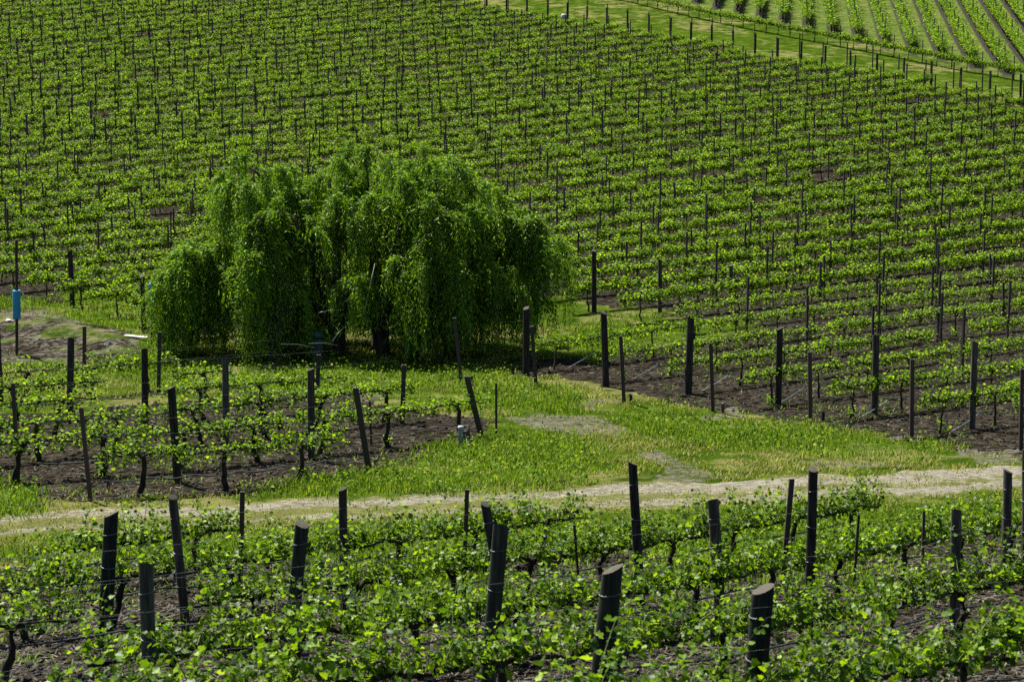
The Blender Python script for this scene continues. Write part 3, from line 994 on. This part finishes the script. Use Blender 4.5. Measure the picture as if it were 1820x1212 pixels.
# thin line stakes along the rows of the big field; the far ones form one mass
line = []
for k in range(-2, 62):
    r0 = 5.6 if k <= 8 else (-.5 if k <= 14 else -.5 - (k - 14) * 6.6)
    r0 = max(r0, -69)
    if 6 <= k <= 8: r0 = 12
    r = r0 + (k % 3) * .25
    while r < rend(k) - 2:
        x, y = unlat(k, r)
        if abs(x / y) < .33 and not near_willow(x, y, -1.0): line.append((x, y, k, 0))
        r += VS * 1.7 + .25 * math.sin(k * 2.3 + r)
    if k >= 12:
        x, y = unlat(k, float(rend(k)))
        if abs(x / y) < .33: line.append((x, y, k, 1))
        x, y = unlat(k, float(rend(k)) + 2.3)
        if abs(x / y) < .33: line.append((x, y, k, 2))
la = np.array([(a, b_) for a, b_, _, _ in line])
lv_ = seen(la[:, 0], la[:, 1], 10)
ld = np.where(lv_, proj(la[:, 0], la[:, 1], hz(la[:, 0], la[:, 1]))[2], 1e9)
ends_top = [i for i in range(len(line)) if line[i][3] == 1 and lv_[i]]
lsolo = set(int(i) for i in np.argsort(ld)[:270] if lv_[i])
STK = [stake_mesh(1.5 + .13 * i, .065, (.02 * (i - 2), .01)) for i in range(5)]
ENDP = [post_mesh('post_body', 1.9 + .06 * i, .17, (.03 * (i - 1), 0), M['wood'], i + 3) for i in range(3)]
rk = {}
frm_rows = sorted(set(line[i][2] for i in lsolo))
frr = {k: q + 1 for q, k in enumerate(frm_rows)}
far_mb = MB()
te = 0
for i, (x, y, k, ty) in enumerate(line):
    z = hz1(x, y)
    if ty == 1 and lv_[i]:
        te += 1
        me_, top_ = ENDP[i % 3]
        o = link('wooden_post', me_, None, (x, y, z), (0, 0, i * 1.3))
        tag(o, f'small distant wooden post, {ordn(te)} from right along the grass strip at top right', 'post', 'end posts along the grass strip')
        link('cut_top', top_, o)
    elif i in lsolo:
        rk[k] = n = rk.get(k, 0) + 1
        o = link('steel_stake', STK[i % 5], None, (x, y, z), (0, 0, (i * .37) % .6))
        tag(o, f'thin line stake, {ordn(n)} from left in {ordn(frr[k])} staked row of the big field', 'stake', 'line stakes in the big field')
    else:
        h = 1.55 + .6 * random.random()
        far_mb.box((x, y, z + h / 2 - .1), (.043, .043, h / 2 + .1))
# stakes of the cross row and the far block
for v in vines:
    if v['block'] == 'cross' and v['i'] % 2 == 0:
        z = hz1(v['x'], v['y']); h = 1.7
        far_mb.box((v['x'], v['y'], z + h / 2 - .1), (.032, .032, h / 2 + .1))
    if v['block'] == 'back' and v['i'] % 4 == 0:
        z = hz1(v['x'], v['y']); h = 1.9
        far_mb.box((v['x'], v['y'], z + h / 2 - .1), (.035, .035, h / 2 + .1))
o = link('distant_stakes', far_mb.mesh('distant_stakes', M['steel'], False))
tag(o, 'countless thin dark stakes dotting the distant vine rows', 'stakes', None, 'stuff')

# ------------------------------------------------------------------ willow
def build_willow():
    cx0, cy0 = WILLOW_C
    z0 = hz1(cx0, cy0)
    root = bpy.data.objects.new('willow_tree', None); COL.objects.link(root)
    root.location = (cx0, cy0, z0)
    tag(root, 'large weeping willow with hanging curtains of fine leaves on the valley floor', 'tree')
    s = 64.0
    # centre px, top py, half width px, depth offset m, hanging length m, number of strands, plume
    L = [
        (325, 446, 66, -1.2, 3.3, 240), (285, 468, 36, -.9, 3.0, 100), (375, 440, 44, -.6, 3.2, 150), (320, 450, 60, .2, 3.2, 150),
        (435, 283, 78, .3, 2.2, 150), (398, 330, 48, .2, 2.2, 80), (500, 310, 55, .8, 2.2, 90),
        (515, 362, 62, -1.3, 2.0, 110), (455, 375, 55, -1.1, 2.4, 90), (590, 340, 60, -.8, 1.2, 90),
        (635, 258, 62, 1.2, 2.2, 120), (570, 300, 60, .8, 2.2, 100), (690, 285, 60, .8, 2.2, 110),
        (770, 288, 85, .2, 2.4, 170), (720, 325, 75, -1.0, 2.3, 140), (830, 325, 75, -.2, 2.3, 130),
        (800, 365, 70, -1.4, 2.2, 120), (880, 375, 66, .1, 2.4, 120), (930, 388, 55, .1, 2.5, 100),
        (980, 436, 36, .2, 1.6, 70), (955, 420, 45, -.7, 2.1, 70), (640, 468, 34, -2.4, 1.9, 70),
        (440, 448, 52, -1.9, 3.0, 110), (500, 470, 42, -1.6, 1.8, 60), (845, 440, 62, -1.7, 2.1, 100),
        (760, 430, 62, -1.9, 2.0, 90), (895, 478, 48, -1.2, 1.5, 70), 
        (720, 520, 45, -2.2, 1.3, 50), (800, 520, 50, -2.0, 1.3, 55),
        (450, 400, 90, 1.9, 4.2, 150), (580, 400, 110, 2.2, 4.4, 170), (720, 400, 110, 2.2, 4.4, 170), (860, 430, 90, 1.9, 4.0, 140),
        (540, 560, 50, -1.2, .9, 40),
        (470, 520, 45, -1.7, 1.8, 60), (940, 510, 44, -.6, .9, 50),
        (705, 470, 45, -.6, 2.4, 60), (790, 470, 60, -.9, 2.5, 90), (545, 470, 50, .8, 2.6, 70), (640, 500, 70, 1.6, 2.3, 90), (865, 500, 60, .6, 1.5, 70), (750, 540, 70, .2, 1.6, 80),
        (800, 300, 70, 1.0, 1.8, 110), (860, 345, 60, .9, 1.8, 90), (530, 330, 60, .2, 1.8, 100), (670, 340, 70, -.4, 1.8, 110),
    ]
    g = np.random.default_rng(21)
    trunks = MB()
    feet = [(-.9, -.2), (.2, .1), (1.1, -.1), (-2.3, .3), (2.3, .2), (.4, -.7)]
    limbs = []
    for q, (px, py, hw, dy, ln, ns) in enumerate(L):
        ns = int(ns * 1.9)
        cx = (px - 648) / s; zt = (652 - py) / s - .14; rx = hw / s * 1.02; ry = max(rx * .85, .6)
        if dy > 1.5: ry = .8
        dome = min(.85 * rx, .9)
        P_, D_, N_, S_ = [], [], [], []
        tw = MB()
        nsp = max(5, ns // 20); sprays = []
        for t in range(nsp):
            th = g.random() * 6.283; r = math.sqrt(g.random())
            sprays.append((math.cos(th) * r, math.sin(th) * r, g.normal(0, .16), .45 + .75 * g.random()))
        for t in range(ns):
            ox, oy, dz, lf = sprays[t % nsp]
            ox += g.normal(0, .065) / rx; oy += g.normal(0, .065) / ry; r = math.hypot(ox, oy)
            o = np.array([cx + rx * ox, dy + ry * oy, zt - dome * min(r * r, 1.3) + dz - .12 * g.random()])
            out = np.array([ox, oy, 0]) + g.normal(0, .3, 3) * [1, 1, 0]
            plume = g.random() < .5 and hw > 33 and zt > 2.8
            if plume:
                ll = .55 + .65 * g.random(); sway = g.normal(0, .12, 2)
                out = out / (np.linalg.norm(out) + .25) + g.normal(0, .2, 3) * [1, 1, 0]
                n = max(6, int(ll / .034)); tt_ = (np.arange(n) + g.random()) / n
                pts = o[None] + out[None] * (ll * .75 * tt_ * (1 - .3 * tt_))[:, None] + np.stack([sway[0] * tt_, sway[1] * tt_, .12 * ll * np.sin(np.minimum(tt_ * 3.6, 3.14)) - ll * .85 * tt_ ** 2], 1)
                az = g.random(n) * 6.283
                dr = np.stack([np.cos(az) * .7, np.sin(az) * .7, .15 - 1.1 * tt_ + g.normal(0, .3, n)], 1) + out[None] * (.9 * (1 - tt_))[:, None]
                N_.append(unit(n, g) * .65 + [-.35, .4, .8])
            else:
                ll = ln * lf * (.45 + .85 * g.random())
                zmin = .08 + .4 * g.random()
                ll = min(ll, max(o[2] - zmin, .25))
                sway = g.normal(0, .10, 2)
                n = max(6, int(ll / .046)); tt_ = (np.arange(n) + g.random()) / n
                ex = (1 - np.exp(-3.2 * tt_)) * .34
                pts = o[None] + out[None] * ex[:, None] + np.stack([sway[0] * tt_ ** 2, sway[1] * tt_ ** 2, .16 * np.sin(np.minimum(tt_ * 5, 3.14)) * (ll > .8) - ll * tt_ ** 1.15], 1)
                az = g.random(n) * 6.283
                dr = np.stack([np.cos(az) * .55, np.sin(az) * .55, -1.0 + .6 * (tt_ < .12) + g.normal(0, .25, n)], 1) + out[None] * (.8 * np.exp(-4 * tt_))[:, None]
                N_.append(unit(n, g) + [-.15, .0, .55])
            pts = pts + g.normal(0, .018, pts.shape)
            P_.append(pts); D_.append(dr); S_.append(.09 + .065 * g.random(n))
            if t % 5 == 0:
                step = max(1, n // 5); tw.tube([tuple(p) for p in pts[::step]] if len(pts[::step]) > 1 else [tuple(pts[0]), tuple(pts[-1])], .006, 3, False)
        # larger leaves added inside the crown to block sun from the hanging strands
        ni = int(340 * min(rx, 1.4)); zi0 = max(zt - min(ln, 2.4), .5)
        th = g.random(ni) * 6.283; ri = np.sqrt(g.random(ni)) * .8
        pin = np.stack([cx + rx * ri * np.cos(th), dy + .25 + ry * ri * np.sin(th), zi0 + (zt - dome * .75 - zi0) * g.random(ni)], 1)
        P_.append(pin); D_.append(unit(ni, g) - [0, 0, .5]); N_.append(unit(ni, g)); S_.append(.20 + .10 * g.random(ni))
        P_ = np.concatenate(P_); D_ = np.concatenate(D_); N_ = np.concatenate(N_); S_ = np.concatenate(S_)
        v, f = scatter(WILLOW, P_, rot_from(D_, N_), S_ * .95)
        bo = link('drooping_bough', mesh_np('drooping_bough', v, f, M['willow']), root); bo['kind'] = 'stuff'
        link('twig', tw.mesh('twig', M['tree_bark']), bo)
        if zt > 2.4:
            fx, fy = min(feet, key=lambda p: abs(p[0] - cx * .55) + g.random() * .8)
            mid = ((fx * .45 + cx * .55), (fy * .5 + dy * .5), zt * .62)
            pts = [(fx, fy, -.15), (fx * .85 + cx * .15, fy, zt * .3), mid, (cx * .95 + fx * .05, dy * .95, zt - dome * .55), (cx * 1.04, dy * 1.05, zt - dome * .35)]
            lm = MB().tube(pts, [.16, .12, .085, .045, .015], 7)
            link('limb', lm.mesh('limb', M['tree_bark']), root)
    for fx, fy in feet:
        tm = MB().tube([(fx * 1.05, fy, -.3), (fx, fy, .2), (fx * .9 + g.normal(0, .08), fy, 1.0), (fx * .8 + g.normal(0, .1), fy, 1.9)], [.26, .20, .17, .13], 9)
        link('trunk', tm.mesh('trunk', M['tree_bark']), root)
    # a few dead pale branches near the ground
    for (a, b_, c, d, dy) in ((500, 612, 560, 620, -2.6), (550, 612, 600, 617, -2.5), (565, 560, 610, 556, -2.2), (590, 610, 612, 585, -2.4), (648, 560, 668, 470, -2.5), (770, 490, 778, 560, -1.9)):
        db = MB().tube([((a - 648) / s, dy, (652 - b_) / s), ((a + c) / 2 / s - 648 / s, dy + .1, (652 - (b_ + d) / 2) / s + .04), ((c - 648) / s, dy + .15, (652 - d) / s)], [.016, .013, .006], 5)
        link('dead_branch', db.mesh('dead_branch', M['board']), root)
build_willow()

# ------------------------------------------------------------------ small things
def thing(name, px, py, label, cat):
    b = at(px, py)
    o = bpy.data.objects.new(name, None); COL.objects.link(o)
    o.location = (b[0], b[1], hz1(b[0], b[1])); tag(o, label, cat)
    return o, proj(b[0], b[1], hz1(b[0], b[1]))[2] / F
# slender dark post carrying the blue sleeve at the left edge
b = at(30, 632); zb = hz1(b[0], b[1]); dep = proj(b[0], b[1], zb)[2]; m = dep / F
me_, top_ = post_mesh('post_body', (632 - 425) * m, .085, ((37 - 30) * m, 0), M['wood'], 5)
o = link('tall_post', me_, None, (b[0], b[1], zb)); tag(o, 'tall slender post with a blue sleeve round it, left edge', 'post'); link('cut_top', top_, o)
sl = MB(); h0, h1 = (632 - 566) * m, (632 - 515) * m
for z_ in (h0, h0 + .02, (h0 + h1) / 2, h1 - .02, h1):
    pass
ring = []
sides = 16
for i, (z_, r_) in enumerate(((h0, .105), (h0 + .03, .112), ((h0 + h1) / 2, .108), (h1 - .03, .112), (h1, .106), (h1 - .01, .075), (h0 + .01, .075))):
    xo = 7 * m * z_ / ((632 - 425) * m)
    for j in range(sides):
        t = 2 * math.pi * j / sides
        sl.v.append(Vector((xo + r_ * (1 + .04 * math.sin(3 * t + i)) * math.cos(t), r_ * math.sin(t), z_)))
for i in range(7):
    for j in range(sides):
        j2 = (j + 1) % sides; i2 = (i + 1) % 7
        sl.f.append((i * sides + j, i * sides + j2, i2 * sides + j2, i2 * sides + j))
o = link('blue_sleeve', sl.mesh('blue_sleeve', M['blue']), None, (b[0], b[1], zb))
tag(o, 'bright blue plastic sleeve wrapped round the tall post at left', 'sleeve')
o2 = link('blue_sleeve', o.data, None, (0, 0, 0)); q = at(270, 612)
o2.location = (q[0], q[1], hz1(q[0], q[1])); o2.scale = (.9, .9, .95)
tag(o2, 'dull blue sleeve half hidden behind the willow curtain', 'sleeve')
me_, top_ = post_mesh('post_body', 1.75, .08, (.05, 0), M['wood'], 8)
o = link('tall_post', me_, None, o2.location); tag(o, 'slender post inside the dull blue sleeve behind the willow curtain', 'post'); link('cut_top', top_, o)

# pale sheet on the ground behind the blue sleeve
q = at(30, 572); sb = MB()
for i in range(5):
    for j in range(3):
        sb.v.append(Vector((-.32 + .16 * i, -.16 + .16 * j, .05 + .04 * math.sin(i * 2.1 + j))))
for i in range(4):
    for j in range(2):
        a_ = i * 3 + j; sb.f.append((a_, a_ + 3, a_ + 4, a_ + 1))
o = link('pale_sheet', sb.mesh('pale_sheet', M['white']), None, (q[0], q[1], hz1(q[0], q[1])))
sm_ = o.modifiers.new('thick', 'SOLIDIFY'); sm_.thickness = .015
tag(o, 'crumpled whitish sheet lying on bare earth behind the blue sleeve', 'sheet')
# board
qa, qb = at(222, 598), at(262, 606); mid = (qa + qb) / 2
dv = qb - qa; ln = float(np.linalg.norm(dv))
bd = MB().box((0, 0, .05), (ln / 2, .075, .022)).mesh('plank', M['board'], False)
o = link('plank', bd, None, (mid[0], mid[1], hz1(mid[0], mid[1])), (0.05, .02, math.atan2(dv[1], dv[0])))
bv = o.modifiers.new('bevel', 'BEVEL'); bv.width = .008
tag(o, 'bleached wooden plank lying on bare earth left of the willow', 'plank')
# a dark stone and a few clods
def rock(seed, r):
    gg = random.Random(seed); b = MB(); n, mm = 6, 9
    for i in range(n + 1):
        ph = math.pi * i / n
        for j in range(mm):
            th = 2 * math.pi * j / mm; k_ = r * (1 + gg.uniform(-.22, .22))
            b.v.append(Vector((k_ * 1.5 * math.sin(ph) * math.cos(th), k_ * math.sin(ph) * math.sin(th), k_ * .7 * math.cos(ph))))
    for i in range(n):
        for j in range(mm):
            j2 = (j + 1) % mm; b.f.append((i * mm + j, (i + 1) * mm + j, (i + 1) * mm + j2, i * mm + j2))
    return b.mesh('stone', M['stone'], False)
q = at(198, 617); o = link('stone', rock(2, .16), None, (q[0], q[1], hz1(q[0], q[1]) + .06), (0, .1, .3)); tag(o, 'dark angular stone on pale bare earth near the plank', 'stone')
# white standpipe group
root, m = thing('irrigation_valve', 824, 796, 'pale upright irrigation pipes with a black valve at the row end', 'valve')
p1 = MB().tube([(-.06, 0, -.1), (-.06, 0, .36), (-.06, 0, .42)], [.055, .055, .05], 10); link('pipe', p1.mesh('pipe', M['grey']), root)
p2 = MB().tube([(.10, .05, -.1), (.10, .05, .24)], [.045, .045], 10); link('pipe', p2.mesh('pipe', M['grey']), root)
cp_ = MB().tube([(-.06, 0, .40), (-.06, 0, .47)], [.065, .06], 10); link('pipe_cap', cp_.mesh('pipe_cap', M['white']), root)
vb = MB().tube([(-.06, 0, .33), (.10, .05, .33)], .035, 8); vb.tube([(.10, .05, .2), (.10, .05, .44)], [.05, .035], 8); vb.box((.10, .05, .46), (.07, .015, .012)); link('valve_body', vb.mesh('valve_body', M['hose']), root)
# two teal-lidded boxes in the shade of the willow
for (px_, py_, h_, w_, lab) in ((490, 640, .62, .26, 'dim teal rounded cover in the willow shade, left one'), (565, 640, .62, .20, 'dim teal rounded cover above a dark stake in the willow shade')):
    root, m = thing('covered_box', px_, py_, lab, 'box')
    bx = MB().box((0, 0, h_ / 2 - .05), (w_ * .7, w_ * .6, h_ / 2 + .05)); link('box', bx.mesh('box', M['hose'], False), root)
    dm = MB(); n_ = 12
    for i in range(5):
        ph = i / 4 * math.pi / 2
        for j in range(n_):
            t = 2 * math.pi * j / n_; dm.v.append(Vector((w_ * math.cos(ph) * math.cos(t), w_ * .8 * math.cos(ph) * math.sin(t), h_ + .03 + w_ * .8 * math.sin(ph))))
    for i in range(4):
        for j in range(n_):
            j2 = (j + 1) % n_; dm.f.append((i * n_ + j, i * n_ + j2, (i + 1) * n_ + j2, (i + 1) * n_ + j))
    dm.f.append(tuple(reversed(range(n_))))
    link('lid', dm.mesh('lid', M['teal']), root)
# tiny white tub at the top of the field
q = at(1002, 38); tb = MB().tube([(0, 0, 0), (0, 0, .5), (0, 0, .62)], [.26, .25, .14], 12)
o = link('white_tub', tb.mesh('white_tub', M['white']), None, (q[0], q[1], hz1(q[0], q[1]))); tag(o, 'tiny white tub among vines at the top edge of the field', 'tub')

# drip hoses and wires
def along(p0, p1, hgt, n=14, sag=.0):
    out = []
    for i in range(n + 1):
        t = i / n; x = p0[0] + (p1[0] - p0[0]) * t; y = p0[1] + (p1[1] - p0[1]) * t
        out.append((x, y, hz1(x, y) + hgt - sag * math.sin(math.pi * ((t * 6) % 1))))
    return out
def lat_line(k, r0, r1, h, rad, n=14, sag=.03):
    a, b = unlat(k, r0), unlat(k, r1)
    return MB().tube(along(a, b, h, n, sag), rad, 5, False)
for k in range(0, 6):
    lab = f'black drip hose along the {ordn(k + 1)} row of the big field, counted from the front'
    o = link('drip_hose', lat_line(k, .1, 24, .36, .012, 40).mesh('drip_hose', M['hose'])); tag(o, lab, 'hose', 'drip hoses of the big field')
    a = unlat(k, .3); c = unlat(k, -.75)
    za, zc = hz1(*a), hz1(*c)
    pts = [(a[0], a[1], za + .36), ((a[0] * .6 + c[0] * .4), (a[1] * .6 + c[1] * .4), za * .6 + zc * .4 + .18), ((a[0] * .25 + c[0] * .75), (a[1] * .25 + c[1] * .75), zc + .05), (c[0], c[1], zc - .02)]
    o = link('riser_tube', MB().tube(pts, .010, 6).mesh('riser_tube', M['tube'])); tag(o, f'pale curved water tube at the lane end of the {ordn(k + 1)} field row', 'tube', 'water tubes at row ends')
    w = MB()
    for h in (.78, 1.12, 1.45):
        w.tube(along(unlat(k, 0), unlat(k, 24), h, 20), .0012, 4, False)
    o = link('trellis_wire', w.mesh('trellis_wire', M['wire'])); tag(o, f'fine trellis wires of the {ordn(k + 1)} row of the big field', 'wire', 'trellis wires of the big field')
for k in range(1, 6):
    r1 = -14.5 if k == 1 else -10
    o = link('drip_hose', lat_line(k, -20, r1, .34, .013, 30, .05).mesh('drip_hose', M['hose'])); tag(o, f'black drip hose along {ordn(k)} row of the small plot left of the lane', 'hose', 'drip hoses of the small left plot')
    w = MB()
    for h in (.78, 1.12, 1.4): w.tube(along(unlat(k, -20), unlat(k, r1), h, 16), .0012, 4, False)
    o = link('trellis_wire', w.mesh('trellis_wire', M['wire'])); tag(o, f'fine trellis wires of {ordn(k)} row of the small plot left of the lane', 'wire', 'trellis wires of the small left plot')
for j, y0 in enumerate(FROWS):
    pv = [(v['x'], v['y']) for v in vines if v['block'] == 'fore' and v['row'] == j]
    if len(pv) < 3: continue
    a, c = pv[0], pv[-1]
    w = MB()
    for h in (.54, .9, 1.2): w.tube(along(a, c, h, 30), .0013, 4, False)
    nm_ = 'nearest' if j == 0 else f'{ordn(j + 1)} nearest'
    o = link('trellis_wire', w.mesh('trellis_wire', M['wire'])); tag(o, f'fine trellis wires of the {nm_} row in the foreground plot', 'wire', 'trellis wires of the foreground plot')
    o = link('drip_hose', MB().tube(along(a, c, .38, 60, .04), .011, 5, False).mesh('drip_hose', M['hose'])); tag(o, f'black drip hose of the {nm_} row in the foreground plot', 'hose', 'drip hoses of the foreground plot')
# dark hose of the cross row at top right
o = link('drip_hose', MB().tube([(p[0], p[1], hz1(*p) + .42) for p in [(v['x'], v['y']) for v in vines if v['block'] == 'cross']], .011, 5, False).mesh('drip_hose', M['hose']))
tag(o, 'dark hose strung along the single row edging the grass strip at top right', 'hose')

# ------------------------------------------------------------------ grass, weeds, litter
def blades(x, y, h, w, lean, mat, name, g):
    n = len(x); z = hz(x, y) - .01
    az = g.random(n) * 6.283
    dx, dy = np.cos(az), np.sin(az)
    ln = lean * (.4 + g.random(n)) * h
    base = np.stack([x, y, z], 1)
    side = np.stack([-dy, dx, np.zeros(n)], 1) * (w / 2)[:, None]
    midp = base + np.stack([dx * ln * .35, dy * ln * .35, h * .58], 1)
    tip = base + np.stack([dx * ln, dy * ln, h * (1 - .25 * lean * g.random(n))], 1)
    V = np.stack([base - side, base + side, midp - side * .8, midp + side * .8, tip], 1).reshape(-1, 3)
    f = np.array([(0, 1, 3), (0, 3, 2), (2, 3, 4)])[None] + (np.arange(n) * 5)[:, None, None]
    return mesh_np(name, V, f.reshape(-1, 3), mat)

def sample(n, y0, y1, ext, g):
    """plan points, denser nearer the viewer: uniform in log depth"""
    y = np.exp(g.uniform(math.log(y0), math.log(y1), n))
    x = g.uniform(-ext, ext, n) * y
    return x, y
g = np.random.default_rng(5)
x, y = sample(1300000, 19, 72, .31, g)
soil, bare, tall, trk, px, py, d = zones(x, y, g.normal(0, 1, (2, len(x))))
pn = vnoise(x / .45, y / .45, 12) * .45 + vnoise(x / 1.3, y / 1.3, 14) * .3 + vnoise(x / 2.9, y / 2.9, 13) * .25
big = vnoise(x / 3.7, y / 3.7, 51)
t_sel = tall & ~trk & (g.random(len(x)) < .10 + 1.1 * pn * (.4 + .9 * big))
xt, yt = x[t_sel], y[t_sel]; pt = pn[t_sel]
n = len(xt); ht = (.03 + .30 * pt ** 1.8) * (.35 + .95 * g.random(n))
o = link('tall_grass', blades(xt, yt, ht, (.006 + .008 * g.random(n)) * (1 + yt / 60), .5, M['grass'], 'tall_grass', g)); tag(o, 'tall fresh green grass along the track and lane', 'grass', None, 'stuff')
s_sel = ~soil & ~tall & ~bare & (y < 64) & (g.random(len(x)) < np.where(trk, .17, .46) * np.clip(3.0 * pn - 1.05, .03, 1.1))
xs, ys_ = x[s_sel], y[s_sel]; n = len(xs)
hs = (.03 + .09 * pn[s_sel]) * (.5 + .9 * g.random(n))
o = link('short_grass', blades(xs, ys_, hs, (.008 + .008 * g.random(n)) * (1 + ys_ / 60), .8, M['grass_dry'], 'short_grass', g)); tag(o, 'short yellow-green grass on the lane and between the wheel ruts', 'grass', None, 'stuff')
# sparse weeds in the tilled earth
w_sel = soil & (pn > .62) & (g.random(len(x)) < .05)
xw, yw = x[w_sel], y[w_sel]; n = len(xw)
o = link('weeds', blades(xw, yw, (.05 + .1 * g.random(n)), .012 + .014 * g.random(n), 1.0, M['grass'], 'weeds', g)); tag(o, 'scattered low weeds in the dark tilled earth', 'weeds', None, 'stuff')
print('grass', len(xt), len(xs), len(xw))
# broad-leaved weeds with yellow-green tops by the earth heaps and in the verge
lw = tall & (g.random(len(x)) < .07 * (pn > .4))
xl, yl = x[lw], y[lw]; n = len(xl)
pos = np.stack([xl, yl, hz(xl, yl) + .05 + .28 * g.random(n) * pn[lw] * 1.6], 1)
v_, f_ = scatter(SIMPLE, pos, rot_from(g.normal(0, 1, (n, 3)), unit(n, g) * .8 + [0, 0, .7]), .03 + .045 * g.random(n))
o = link('leafy_weeds', mesh_np('leafy_weeds', v_, f_, M['grass'])); tag(o, 'small leafy weeds mixed into the tall grass', 'weeds', None, 'stuff')

# straw litter and clods on the earth
x, y = sample(150000, 10, 62, .31, g)
soil, bare, tall, trk, px, py, d = zones(x, y)
pn = vnoise(x / .9, y / .9, 15)
sel = soil & (g.random(len(x)) < np.where(y < 32, .8, .35) * (.3 + pn))
xs, ys_ = x[sel], y[sel]; n = len(xs)
tmpl = (np.array([(-.5, -.09, 0), (.5, -.07, .03), (.5, .07, .03), (-.5, .09, 0)]), np.array([(0, 1, 2), (0, 2, 3)]))
pos = np.stack([xs, ys_, hz(xs, ys_) + .012 + .02 * g.random(n)], 1)
v_, f_ = scatter(tmpl, pos, rot_from(g.normal(0, 1, (n, 3)) * [1, 1, .25], unit(n, g) * .3 + [0, 0, 1]), (.025 + .055 * g.random(n)) * (1 + ys_ / 60))
o = link('straw_litter', mesh_np('straw_litter', v_, f_, M['straw'])); tag(o, 'pale straw and chips strewn over the dark tilled earth', 'litter', None, 'stuff')
sel = soil & (g.random(len(x)) < .14)
xs, ys_ = x[sel], y[sel]; n = len(xs)
oc = (np.array([(1, 0, 0), (0, 1, 0), (-1, .1, 0), (0, -1, .1), (.1, 0, .8), (0, 0, -.6)]), np.array([(0, 1, 4), (1, 2, 4), (2, 3, 4), (3, 0, 4), (1, 0, 5), (2, 1, 5), (3, 2, 5), (0, 3, 5)]))
pos = np.stack([xs, ys_, hz(xs, ys_) + .01], 1)
v_, f_ = scatter(oc, pos, rot_from(unit(n, g), unit(n, g)), .018 + .05 * g.random(n) ** 2)
o = link('earth_clods', mesh_np('earth_clods', v_, f_, M['clod'])); tag(o, 'small clods of dark earth over the tilled ground', 'clods', None, 'stuff')
print('objects', len(bpy.data.objects), 'vines', len(vines), 'solo', len(solo))
